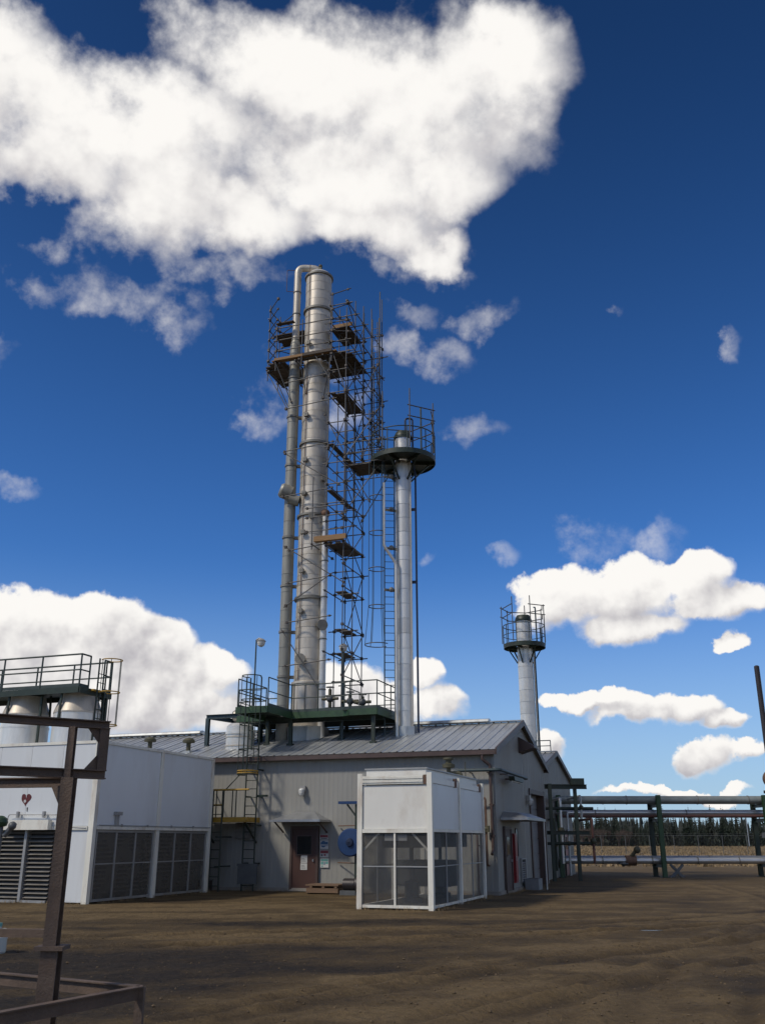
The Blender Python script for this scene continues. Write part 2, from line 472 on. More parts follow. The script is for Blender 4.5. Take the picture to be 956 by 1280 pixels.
    def prism_y(s, poly, y0, y1):          # polygon in x-z, extruded along y
        n = len(poly)
        vs = [(x, y0, z) for x, z in poly] + [(x, y1, z) for x, z in poly]
        return s.add(vs, [tuple(range(n)), tuple(range(2 * n - 1, n - 1, -1))] + [(i, n + i, n + (i + 1) % n, (i + 1) % n) for i in range(n)])

    def prism_x(s, poly, x0, x1):          # polygon in y-z, extruded along x
        n = len(poly)
        vs = [(x0, y, z) for y, z in poly] + [(x1, y, z) for y, z in poly]
        return s.add(vs, [tuple(range(n - 1, -1, -1)), tuple(range(n, 2 * n))] + [(i, (i + 1) % n, n + (i + 1) % n, n + i) for i in range(n)])

    def data(s, name, mat, off=(0, 0, 0)):
        me = bpy.data.meshes.new(name)
        o = Vector(off)
        me.from_pydata([(v[0] - o.x, v[1] - o.y, v[2] - o.z) for v in s.v], [], s.f)
        me.polygons.foreach_set('use_smooth', s.sm)
        me.materials.append(MAT[mat])
        me.validate()
        bm = bmesh.new(); bm.from_mesh(me)
        bmesh.ops.recalc_face_normals(bm, faces=bm.faces)
        bm.to_mesh(me); bm.free()
        return me

    def build(s, name, mat, parent, label=None, kind=None):
        root = parent
        while root.parent: root = root.parent
        b = BASE[root.name]
        o = bpy.data.objects.new(name, s.data(name, mat, b))
        col.objects.link(o); o.parent = parent
        props(o, label, None, None, kind)
        return o

    def single(s, name, mat, base, label, cat, group=None, world=False, kind=None):
        o = bpy.data.objects.new(name, s.data(name, mat, base))
        col.objects.link(o)
        o.location = Vector(base) if world else plant(*base)
        if not world: o.rotation_euler = (0, 0, PR)
        BASE[o.name] = Vector(base)
        return props(o, label, cat, group, kind)


UNIT = {}


def unit_tube(mat, n=8):
    k = (mat, n)
    if k not in UNIT: UNIT[k] = MB().tube((0, 0, 0), (0, 0, 1), 1.0, n).data('tube_' + mat, mat)
    return UNIT[k]


def rod(name, p, q, r, mat, parent, n=8):
    """one straight round bar as an object of its own, sharing mesh data"""
    root = parent
    while root.parent: root = root.parent
    b = BASE[root.name]
    p, q = Vector(p) - b, Vector(q) - b
    d = q - p
    o = bpy.data.objects.new(name, unit_tube(mat, n))
    col.objects.link(o); o.parent = parent
    o.location = p
    o.rotation_mode = 'QUATERNION'
    o.rotation_quaternion = d.to_track_quat('Z', 'Y')
    o.scale = (r, r, d.length)
    return o


UBOX = {}


def slab(name, x0, x1, y0, y1, z0, z1, mat, parent):
    """one plank or plate as an object of its own, sharing mesh data"""
    root = parent
    while root.parent: root = root.parent
    b = BASE[root.name]
    if mat not in UBOX: UBOX[mat] = MB().box(0, 1, 0, 1, 0, 1).data('slab_' + mat, mat)
    o = bpy.data.objects.new(name, UBOX[mat])
    col.objects.link(o); o.parent = parent
    o.location = Vector((x0, y0, z0)) - b
    o.scale = (x1 - x0, y1 - y0, z1 - z0)
    return o


def copy_tree(o, parent=None):
    c = o.copy(); col.objects.link(c); c.parent = parent
    if o.name in BASE: BASE[c.name] = BASE[o.name].copy()
    for ch in o.children: copy_tree(ch, c)
    return c


def elbow(a, b, c, r, k=6):
    """points that round the corner b between a and c with radius r"""
    a, b, c = Vector(a), Vector(b), Vector(c)
    p = b + (a - b).normalized() * r; q = b + (c - b).normalized() * r
    return [(p * (1 - t) ** 2 + b * 2 * t * (1 - t) + q * t * t) for t in [i / k for i in range(k + 1)]]


def bend(pts, r):
    out = [Vector(pts[0])]
    for i in range(1, len(pts) - 1): out += elbow(pts[i - 1], pts[i], pts[i + 1], r)
    return out + [Vector(pts[-1])]


def railing(t, pts, z, mat='rail_green', h=1.07, closed=False, posts=1.4, r=0.024, toe=True):
    """handrail run: posts, top rail, mid rail and toe board along a polyline at deck height z"""
    n = len(pts)
    for i in range(n if closed else n - 1):
        a, b = Vector((*pts[i], z)), Vector((*pts[(i + 1) % n], z))
        k = max(1, round((b - a).length / posts))
        for j in range(k + (0 if (closed or i < n - 2) else 1)):
            p = a.lerp(b, j / k)
            rod('rail_post', p, p + Vector((0, 0, h)), r, mat, t)
        rod('top_rail', a + Vector((0, 0, h)), b + Vector((0, 0, h)), r, mat, t)
        rod('mid_rail', a + Vector((0, 0, h * 0.52)), b + Vector((0, 0, h * 0.52)), r * 0.85, mat, t)
        if toe:
            d = (b - a).normalized()
            MB().beam(a + Vector((0, 0, 0.06)), b + Vector((0, 0, 0.06)), 0.008, 0.11).build('toe_board', mat, t)


def ladder(t, x, y, z0, z1, w, ax, mat='dark_green', rung=0.30):
    """ax: unit direction (x, y) along the rungs"""
    a = Vector((ax[0], ax[1], 0)) * (w / 2)
    c = Vector((x, y, 0))
    for k in (-1, 1):
        rod('stile', c + a * k + Vector((0, 0, z0)), c + a * k + Vector((0, 0, z1)), 0.028, mat, t)
    n = int((z1 - z0 - 0.2) / rung)
    for i in range(n):
        z = z0 + 0.2 + i * rung
        rod('rung', c - a + Vector((0, 0, z)), c + a + Vector((0, 0, z)), 0.014, mat, t, 6)


def cage(t, x, y, out, z0, z1, mat, hoopmat, rad=0.38, step=1.0, strips=5, flare=0.0):
    """ladder cage: hoops round a point in front of the ladder and upright strips"""
    base_ang = math.degrees(math.atan2(out[1], out[0]))
    cx, cy = x + out[0] * rad * 0.9, y + out[1] * rad * 0.9
    n = max(1, int(round((z1 - z0) / step)))
    for i in range(n + 1):
        z = z0 + (z1 - z0) * i / n
        rr = rad + (flare if i == 0 else 0)
        MB().ring((cx, cy, z), rr, 0.020, 20, 6, base_ang - 140, base_ang + 140).build('hoop', hoopmat, t)
    for k in range(strips):
        a = R(base_ang - 120 + 240 * k / (strips - 1))
        p1 = (cx + rad * math.cos(a), cy + rad * math.sin(a), z1)
        zc = z0 + (z1 - z0) / n if flare else z0
        pm = (p1[0], p1[1], zc)
        rod('cage_strip', pm, p1, 0.013, mat, t, 6)
        if flare:
            rf = rad + flare
            rod('cage_strip', (cx + rf * math.cos(a), cy + rf * math.sin(a), z0), pm, 0.013, mat, t, 6)

# ------------------------------------------------------------------ ground
import numpy as np
rng = np.random.default_rng(5)
_perm = rng.random((256, 256))


def vnoise(x, y):
    xi, yi = np.floor(x).astype(int), np.floor(y).astype(int)
    fx, fy = x - xi, y - yi
    fx = fx * fx * (3 - 2 * fx); fy = fy * fy * (3 - 2 * fy)
    g = lambda a, b: _perm[a & 255, b & 255]
    return (g(xi, yi) * (1 - fx) + g(xi + 1, yi) * fx) * (1 - fy) + (g(xi, yi + 1) * (1 - fx) + g(xi + 1, yi + 1) * fx) * fy


def fbm(x, y, o=5, rough=0.5):
    t = np.zeros_like(x); a = 1.0; s = 0.0
    for i in range(o):
        t += a * vnoise(x * 2 ** i + 17.3 * i, y * 2 ** i + 5.1 * i); s += a; a *= rough
    return t / s


def line_dist(x, y, pts, k=60):
    """distance to a smooth curve through pts and the side of it"""
    P = np.array(pts, float); out = []
    n = len(P)
    for i in range(n - 1):
        p0, p1, p2, p3 = P[max(i - 1, 0)], P[i], P[i + 1], P[min(i + 2, n - 1)]
        for t in np.linspace(0, 1, k // (n - 1), endpoint=False):
            out.append(0.5 * (2 * p1 + (p2 - p0) * t + (2 * p0 - 5 * p1 + 4 * p2 - p3) * t * t + (3 * p1 - p0 - 3 * p2 + p3) * t ** 3))
    out.append(P[-1])
    best = np.full(x.shape, 1e9)
    for a, b in zip(out[:-1], out[1:]):
        d = b - a; L2 = d @ d
        t = np.clip(((x - a[0]) * d[0] + (y - a[1]) * d[1]) / L2, 0, 1)
        best = np.minimum(best, np.hypot(x - a[0] - t * d[0], y - a[1] - t * d[1]))
    return best


TRACKS = [  # wheel paths worn into the yard
    [(-6, 4), (-2.6, 9.0), (0.6, 13.2), (4.5, 17.0), (10, 20.5), (20, 24)],
    [(-4.0, 3), (-0.9, 7.8), (2.0, 11.8), (5.8, 15.6), (11, 19.0), (21, 22.3)],
    [(0.6, 3), (2.0, 9), (4.0, 14.5), (8.0, 21), (11.5, 29), (13.5, 40)],
    [(2.4, 3), (3.8, 9), (5.9, 14.1), (9.8, 20.4), (13.2, 28.4), (15.3, 40)],
    [(-13, 17.5), (-7, 17.0), (0, 18.6), (7, 21.5), (14, 27)],
    [(-13, 19.6), (-7, 19.0), (0, 20.5), (6.4, 23.2), (13, 29)]]
for _T in list(TRACKS[:4]):
    for _o in (0.33, -0.55):
        TRACKS.append([(px + _o, py - 0.35 * _o) for px, py in _T])
PUDDLES = [((5.35, 20.25), 0.30, 0.07), ((6.75, 19.8), 0.22, 0.05)]


def ground_fields(x, y):
    near = np.exp(-np.maximum(0, np.hypot(x - 2, y - 18) - 22) / 6)
    yard = np.clip((27.5 - (y + 0.35 * x)) / 4.5, 0, 1)            # the churned part in front of the units
    rough = (fbm(x * 1.1, y * 1.1, 6, 0.6) - 0.5)
    z = near * (0.012 + 0.045 * yard) * rough + near * 0.04 * yard * (fbm(x * 4.5 + 9, y * 4.5, 3, 0.6) - 0.5)
    track = np.zeros_like(x); ruts = np.zeros_like(x); lips = np.zeros_like(x)
    for i, T in enumerate(TRACKS):
        wob = 0.12 * (fbm(x * 0.7 + i, y * 0.7, 3) - 0.5)
        d = line_dist(x, y, T) + wob
        amp = 1.0 if i < 6 else 0.5
        rut = np.exp(-(d / (0.20 if i < 6 else 0.13)) ** 2); lip = np.exp(-((d - (0.36 if i < 6 else 0.26)) / 0.12) ** 2)
        brk = 0.35 + 0.65 * np.clip((fbm(x * 0.4 + 3 * i, y * 0.4, 3) - 0.35) * 4, 0, 1)
        ruts = np.maximum(ruts, amp * brk * rut); lips = np.maximum(lips, amp * brk * lip)
        z += amp * near * (0.3 + 0.7 * yard) * brk * (-0.085 * rut + 0.05 * lip * (0.5 + fbm(x * 5, y * 5, 2)))
        track = np.maximum(track, brk * np.exp(-(d / 0.75) ** 2))
    for (c, a, b) in PUDDLES:
        q = ((x - c[0]) / a) ** 2 + ((y - c[1]) / b) ** 2
        z -= 0.05 * np.exp(-q * 0.35)
    z -= 0.02 * near
    def patch(cx, cy, rx, ry):
        return np.exp(-(((x - cx) / rx) ** 2 + ((y - cy) / ry) ** 2))
    soil_tone = 1.15 * patch(-3.8, 15.3, 4.6, 3.6) + 0.9 * patch(-3.0, 22.2, 4.5, 0.9) + 0.9 * patch(7.5, 12.5, 3.2, 4.2) + 0.7 * patch(6.0, 21.0, 3.2, 1.6) \
        + 0.6 * patch(-4.5, 9.0, 3.0, 3.0) + 0.6 * patch(11, 27, 4.5, 2.0) + 0.45 * patch(1.5, 18.8, 3.0, 1.0) + 0.5 * patch(2.5, 25.0, 2.0, 0.7)  # ellipses where the soil colour turns darker
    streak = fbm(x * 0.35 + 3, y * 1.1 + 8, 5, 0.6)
    soil_tone = soil_tone + 2.0 * (streak - 0.5) + 0.9 * (fbm(x * 1.6, y * 1.6 + 4, 4, 0.6) - 0.5) - 0.12
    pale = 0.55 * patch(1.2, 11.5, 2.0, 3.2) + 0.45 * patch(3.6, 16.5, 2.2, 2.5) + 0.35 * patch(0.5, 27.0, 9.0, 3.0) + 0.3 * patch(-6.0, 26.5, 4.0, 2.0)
    soil_tone = 0.30 + 0.7 * np.clip(soil_tone, -0.2, 1.15) - (0.30 * track + 0.42 * pale) * (fbm(x * 1.8, y * 1.8, 4) + 0.35)
    soil_tone = np.clip(np.where(near > 0.02, soil_tone * near + 0.25 * (1 - near), 0.25), 0, 1)
    return z, soil_tone, np.stack([ruts * near, lips * near])


def make_ground():
    xs = list(np.arange(-15, 22.01, 0.15))
    for sgn in (1, -1):
        v, st = (22.0, 0.3) if sgn > 0 else (-15.0, 0.3)
        ext = []
        while abs(v) < 4000:
            v += sgn * st; st *= 1.22; ext.append(v)
        xs = xs + ext if sgn > 0 else ext[::-1] + xs
    ys = [5.0]; st = 0.10
    while ys[-1] < 48: ys.append(ys[-1] + st); st = min(0.32, st * 1.006)
    while ys[-1] < 5000: ys.append(ys[-1] + st); st *= 1.16
    back = []; v, st = 5.0, 0.2
    while v > -1500: v -= st; st *= 1.3; back.append(v)
    ys = back[::-1] + ys
    X, Y = np.meshgrid(np.array(xs), np.array(ys))
    z, soil_tone, track = ground_fields(X, Y)
    nx, ny = len(xs), len(ys)
    idx = np.arange(nx * ny).reshape(ny, nx)
    f = np.stack([idx[:-1, :-1], idx[:-1, 1:], idx[1:, 1:], idx[1:, :-1]], -1).reshape(-1, 4)
    me = bpy.data.meshes.new('ground')
    me.from_pydata(np.stack([X.ravel(), Y.ravel(), z.ravel()], 1).tolist(), [], f.tolist())
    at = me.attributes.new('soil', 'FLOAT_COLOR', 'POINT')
    c = np.stack([soil_tone.ravel(), track[0].ravel(), track[1].ravel(), np.ones(nx * ny)], 1).astype(np.float32)
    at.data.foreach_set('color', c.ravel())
    me.polygons.foreach_set('use_smooth', np.ones(len(me.polygons), bool))
    m = bpy.data.materials.new('yard_soil'); m.use_nodes = True
    nt = m.node_tree; N, L = nt.nodes.new, nt.links.new
    b = nt.nodes['Principled BSDF']
    a = N('ShaderNodeAttribute'); a.attribute_name = 'soil'
    sp = N('ShaderNodeSeparateColor'); L(a.outputs['Color'], sp.inputs[0])
    tc = N('ShaderNodeTexCoord')

    def nz(scale, det, rough=0.6):
        n = N('ShaderNodeTexNoise'); n.inputs['Scale'].default_value = scale; n.inputs['Detail'].default_value = det; n.inputs['Roughness'].default_value = rough
        L(tc.outputs['Object'], n.inputs['Vector']); return n.outputs['Fac']

    def mr(v, lo, hi, a0=0.0, a1=1.0):
        n = N('ShaderNodeMapRange'); L(v, n.inputs['Value'])
        for k, q in zip(('From Min', 'From Max', 'To Min', 'To Max'), (lo, hi, a0, a1)): n.inputs[k].default_value = q
        return n.outputs['Result']

    def mx(f, c0, c1, mode='MIX'):
        n = N('ShaderNodeMix'); n.data_type = 'RGBA'; n.blend_type = mode
        for s, v in ((n.inputs[0], f), (n.inputs[6], c0), (n.inputs[7], c1)):
            if isinstance(v, bpy.types.NodeSocket): L(v, s)
            else: s.default_value = v
        return n.outputs[2]

    fine, mid, big = nz(9, 9, 0.7), nz(1.3, 7), nz(0.16, 6)
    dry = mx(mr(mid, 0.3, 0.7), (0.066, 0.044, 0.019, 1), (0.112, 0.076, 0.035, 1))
    dark_soil = mx(mr(fine, 0.3, 0.7), (0.012, 0.008, 0.004, 1), (0.036, 0.024, 0.012, 1))
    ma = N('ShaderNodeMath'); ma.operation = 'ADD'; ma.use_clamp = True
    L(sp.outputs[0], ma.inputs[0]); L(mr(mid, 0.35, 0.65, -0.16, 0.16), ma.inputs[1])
    soil = mx(mr(ma.outputs[0], 0.32, 0.9), dry, dark_soil)
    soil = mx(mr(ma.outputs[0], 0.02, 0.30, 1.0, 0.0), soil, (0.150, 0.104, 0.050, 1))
    soil = mx(mr(sp.outputs[1], 0, 0.8, 0, 0.85), soil, (0.022, 0.014, 0.007, 1))  # damp rut bottoms, with slope shade painted into the colour too
    soil = mx(mr(sp.outputs[2], 0, 1, 0, 0.65), soil, (0.138, 0.094, 0.045, 1))  # lighter lips: raking light on the ridges painted into the colour
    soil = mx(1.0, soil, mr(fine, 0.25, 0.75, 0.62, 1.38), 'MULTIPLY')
    # dry grass takes over past the yard
    sx = N('ShaderNodeSeparateXYZ'); L(tc.outputs['Object'], sx.inputs[0])
    fa = N('ShaderNodeMath'); fa.operation = 'MULTIPLY_ADD'; L(big, fa.inputs[0]); fa.inputs[1].default_value = 60; L(sx.outputs[1], fa.inputs[2])
    grass = mx(mr(nz(0.5, 8, 0.7), 0.3, 0.7), (0.11, 0.080, 0.044, 1), (0.24, 0.175, 0.095, 1))
    yard = mx(mr(fa.outputs[0], 88, 118), soil, grass)
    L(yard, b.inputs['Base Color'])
    L(mr(ma.outputs[0], 0, 1, 0.95, 0.78), b.inputs['Roughness'])
    b.inputs['Specular IOR Level'].default_value = 0.25
    bp = N('ShaderNodeBump'); bp.inputs['Strength'].default_value = 1.0; bp.inputs['Distance'].default_value = 0.07
    L(fine, bp.inputs['Height'])
    L(bp.outputs[0], b.inputs['Normal'])
    MAT['yard_soil'] = m
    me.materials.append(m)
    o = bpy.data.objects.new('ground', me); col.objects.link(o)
    o['kind'] = 'structure'
    return o


make_ground()


def gz(x, y):
    return float(ground_fields(np.array([float(x)]), np.array([float(y)]))[0][0])


water = bpy.data.materials.new('puddle_water'); water.use_nodes = True
_b = water.node_tree.nodes['Principled BSDF']
_b.inputs['Base Color'].default_value = (0.030, 0.024, 0.018, 1); _b.inputs['Roughness'].default_value = 0.22
MAT['puddle_water'] = water
for (c, a, b) in PUDDLES:
    pts = []
    for i in range(28):
        t = 2 * math.pi * i / 28
        k = 0.8 + 0.35 * mnoise.noise(Vector((c[0] + 1.7 * math.cos(t), c[1] + 1.7 * math.sin(t), 0)))
        pts.append((a * k * math.cos(t), b * k * math.sin(t), 0))
    me = bpy.data.meshes.new('puddle'); me.from_pydata(pts, [], [tuple(range(28))]); me.materials.append(water)
    o = bpy.data.objects.new('puddle', me); o.location = (c[0], c[1], gz(*c) + 0.022); col.objects.link(o); o['kind'] = 'structure'


def clods():
    m = MB(); r = random.Random(3)
    spots = []
    for T in TRACKS:
        for _ in range(260):
            i = r.randrange(len(T) - 1); t = r.random()
            x = T[i][0] * (1 - t) + T[i + 1][0] * t + r.choice((-1, 1)) * r.gauss(0.42, 0.2); y = T[i][1] * (1 - t) + T[i + 1][1] * t
            spots.append((x, y))
    for _ in range(4200):
        y = 8.5 + 22 * r.random() ** 1.4; spots.append((r.uniform(-0.46, 0.46) * y, y))
    spots = [(x, y) for x, y in spots if 8 < y < 34 and not (x < -7.5 and y > 26) and abs(x) < 20]
    Z = ground_fields(np.array([s[0] for s in spots]), np.array([s[1] for s in spots]))[0]
    for (x, y), z in zip(spots, Z):
        s = min(0.028, 0.006 + r.expovariate(1 / 0.005))
        q = [Vector((r.uniform(0.6, 1.3) * a, r.uniform(0.6, 1.3) * b, r.uniform(0.45, 0.9) * c)) * s for a, b, c in ((1, 0, 0), (0, 1, 0), (-1, 0, 0), (0, -1, 0), (0, 0, 1), (0, 0, -1))]
        o = Vector((x, y, float(z) + s * 0.2))
        m.add([o + v for v in q], [(0, 1, 4), (1, 2, 4), (2, 3, 4), (3, 0, 4), (1, 0, 5), (2, 1, 5), (3, 2, 5), (0, 3, 5)])
    m.single('soil_clods', 'clod', (0, 0, 0), 'loose brown clods and stones scattered over the churned yard', 'soil', world=True, kind='stuff')


clods()


def grass_field():
    m = MB(); r = random.Random(8)
    for _ in range(9000):
        y = 66 + 211 * r.random(); x = r.uniform(0.10, 0.52) * y
        h = r.uniform(0.08, 0.30); w = r.uniform(0.04, 0.16)
        for _k in range(3):
            a = r.random() * math.pi; dx, dy = math.cos(a) * w, math.sin(a) * w
            ox, oy = r.uniform(-.3, .3), r.uniform(-.3, .3)
            m.add([(x + ox - dx, y + oy - dy, -0.03), (x + ox + dx, y + oy + dy, -0.03), (x + ox + r.uniform(-.15, .15), y + oy + r.uniform(-.15, .15), h)], [(0, 1, 2)])
    me = bpy.data.meshes.new('dry_grass')
    me.from_pydata(m.v, [], m.f); me.materials.append(MAT['dry_grass'])
    o = bpy.data.objects.new('dry_grass', me); col.objects.link(o)
    props(o, 'dry tan grass over the field behind the pipe rack', 'grass', kind='stuff')


grass_field()


# ------------------------------------------------------------------ trees beyond the field
def spruce_mesh(seed, h, mat):
    r = random.Random(seed); m = MB()
    lv = 20
    for i in range(lv):
        t = i / (lv - 1)
        z = h * (0.10 + 0.88 * t)
        rad = h * 0.185 * (1 - t) ** 0.85 * r.uniform(0.75, 1.2) + 0.06
        nb = 9 if t < 0.7 else 6
        for k in range(nb):
            a = 2 * math.pi * (k + r.random()) / nb
            L = rad * r.uniform(0.6, 1.2)
            d = Vector((math.cos(a), math.sin(a), 0)); s = Vector((-d.y, d.x, 0))
            for q in range(3):
                f0, f1 = q / 3.2, (q + 1.25) / 3.2
                wd = L * r.uniform(0.20, 0.38) * (1 - 0.22 * q)
                p0 = d * (L * f0) + Vector((0, 0, z - 0.30 * L * f0 + r.uniform(-.08, .08)))
                p1 = d * (L * f1) + Vector((0, 0, z - 0.42 * L * f1 + r.uniform(-.12, .05)))
                m.add([p0 - s * wd * 0.5, p0 + s * wd * 0.5, p1 + s * wd * r.uniform(-.3, .3) + Vector((0, 0, -0.12 * L))], [(0, 1, 2)])
                m.add([p0, p1 + s * wd * 0.6, p1 - Vector((0, 0, 0.3 * L))], [(0, 1, 2)])
    me = bpy.data.meshes.new('crown'); me.from_pydata(m.v, [], m.f); me.materials.append(MAT[mat])
    tr = MB().tube((0, 0, -0.1), (0, 0, h * 0.93), h * 0.016, 7, 0.02).data('trunk', 'bark')
    return me, tr


def bare_mesh(seed, h):
    r = random.Random(seed); m = MB(); tr = MB()
    def grow(p, d, L, rad, lev, tgt):
        q = p + d * L
        tgt.tube(p, q, rad, 4, rad * 0.65, caps=False)
        if lev == 0: return
        for _ in range(4 if lev > 1 else 5):
            nd = (d + Vector((r.uniform(-.75, .75), r.uniform(-.75, .75), r.uniform(-.1, .45)))).normalized()
            grow(p.lerp(q, r.uniform(0.45, 1.0)), nd, L * r.uniform(0.5, 0.78), rad * 0.55, lev - 1, m)
    for _ in range(3):
        grow(Vector((r.uniform(-.4, .4), r.uniform(-.4, .4), -0.1)), Vector((r.uniform(-.15, .15), r.uniform(-.15, .15), 1)).normalized(), h * 0.36, 0.11, 4, tr)
    me = m.data('crown', 'twig'); return me, tr.data('trunk', 'bark')


def tree(name, label, cat, group, x, y, crown, trunk, s, rz):
    t = thing(name, label, cat, (x, y, 0), group, world=True)
    t.scale = (s, s, s * 1.0); t.rotation_euler = (0, 0, rz)
    for nm, me in (('trunk', trunk), ('crown', crown)):
        o = bpy.data.objects.new(nm, me); col.objects.link(o); o.parent = t


SP = [spruce_mesh(k, 8.0, 'spruce' if k % 3 else 'spruce_dull') for k in range(6)]
BR = [bare_mesh(40 + k, 6.5) for k in range(3)]
rt = random.Random(21)
X0, X1 = 61.0, 132.0
x = X0
while x < X1:
    y = rt.uniform(268, 302)
    k = (x - X0) / (X1 - X0)
    s = rt.choice((0.7, 0.95, 1.05, 1.2, 1.35)) * rt.uniform(0.9, 1.1) * (1.0 if x < 100 else rt.uniform(0.6, 0.95))
    c, t_ = SP[rt.randrange(6)]
    tree('spruce_tree', 'dark spruce standing in the dense treeline across the dry field', 'tree', 'spruces in the far treeline', x, y, c, t_, s, rt.random() * 6)
    x += rt.uniform(0.35, 0.75)
tree('spruce_tree', 'tall lone spruce rising over the bare brush at the treeline left end', 'tree', None, 60.4, 290, SP[1][0], SP[1][1], 1.45, 1)
x = 53.0
while x < 68:
    c, t_ = BR[rt.randrange(3)]
    tree('bare_tree', 'bare brown leafless tree at the left end of the far treeline', 'tree', 'bare trees at the treeline end', x, rt.uniform(262, 280), c, t_, rt.uniform(0.75, 1.05), rt.random() * 6)
    x += rt.uniform(0.9, 1.6)


def far_wood():
    r = random.Random(77); m = MB()
    for _ in range(900):
        y = r.uniform(420, 520); x = r.uniform(0.10, 0.52) * y
        h = r.uniform(7.0, 12.5); w = h * r.uniform(0.14, 0.22)
        for k in range(4):
            z0 = h * (0.05 + 0.22 * k); rr = w * (1 - 0.22 * k)
            pts = [(x + rr * math.cos(a + k) * r.uniform(.7, 1.2), y + rr * math.sin(a + k), z0 - 0.3) for a in (0, 1.57, 3.14, 4.71)]
            m.add(pts + [(x, y, z0 + h * 0.34)], [(0, 1, 4), (1, 2, 4), (2, 3, 4), (3, 0, 4)])
    me = bpy.data.meshes.new('far_woodland'); me.from_pydata(m.v, [], m.f); me.materials.append(MAT['far_wood'])
    o = bpy.data.objects.new('far_woodland', me); col.objects.link(o)
    props(o, 'low dark woodland along the horizon behind the spruces', 'woodland', kind='stuff')


far_wood()

t = thing('utility_pole', 'thin pale pole standing in front of the spruces near the right edge', 'pole', (97.2, 262, 0), world=True)
MB().tube((97.2, 262, -0.2), (97.2, 262, 9.0), 0.16, 8, 0.11).build('mast', 'galvanised', t)
MB().beam((96.7, 262, 8.6), (97.7, 262, 8.6), 0.1, 0.1).build('cross_arm', 'galvanised', t)

t = thing('chain_link_fence', 'chain link fence with thin posts across the far edge of the yard', 'fence', (20, 122, 0), world=True)
fx0, fx1, fy = 18.0, 78.0, 122.0
k = 0
while fx0 + 3 * k <= fx1:
    rod('fence_post', (fx0 + 3 * k, fy, -0.1), (fx0 + 3 * k, fy, 2.25), 0.035, 'machine_grey', t)
    k += 1
rod('top_rail', (fx0, fy, 2.2), (fx1, fy, 2.2), 0.022, 'machine_grey', t)
rod('barbed_wire', (fx0, fy, 2.42), (fx1, fy, 2.42), 0.012, 'machine_grey', t)
MB().add([(fx0, fy, 0), (fx1, fy, 0), (fx1, fy, 2.2), (fx0, fy, 2.2)], [(0, 1, 2, 3)]).build('wire_mesh', 'chain_link', t)

# ------------------------------------------------------------------ process building (plant frame, near corner at 0,0)
BW, EZ, RZ, BL = 9.5, 4.70, 6.10, 19.8         # gable width, eave and ridge height, length
SL = (RZ - EZ) / (BW / 2)


def rib_panel(w, h, pitch, d, y0=0.0):
    """profiled wall sheet w wide along x, h tall, ribs d deep towards -y"""
    n = int(round(w / pitch)); xs = []
    for i in range(n):
        a = i * pitch
        xs += [(a, 0), (a + pitch * 0.52, 0), (a + pitch * 0.60, -d), (a + pitch * 0.88, -d), (a + pitch * 0.96, 0)]
    xs.append((w, 0))
    vs = [(x, y0 + y, z) for z in (0, h) for x, y in xs]
    k = len(xs)
    return MB().add(vs, [(i, i + 1, k + i + 1, k + i) for i in range(k - 1)])


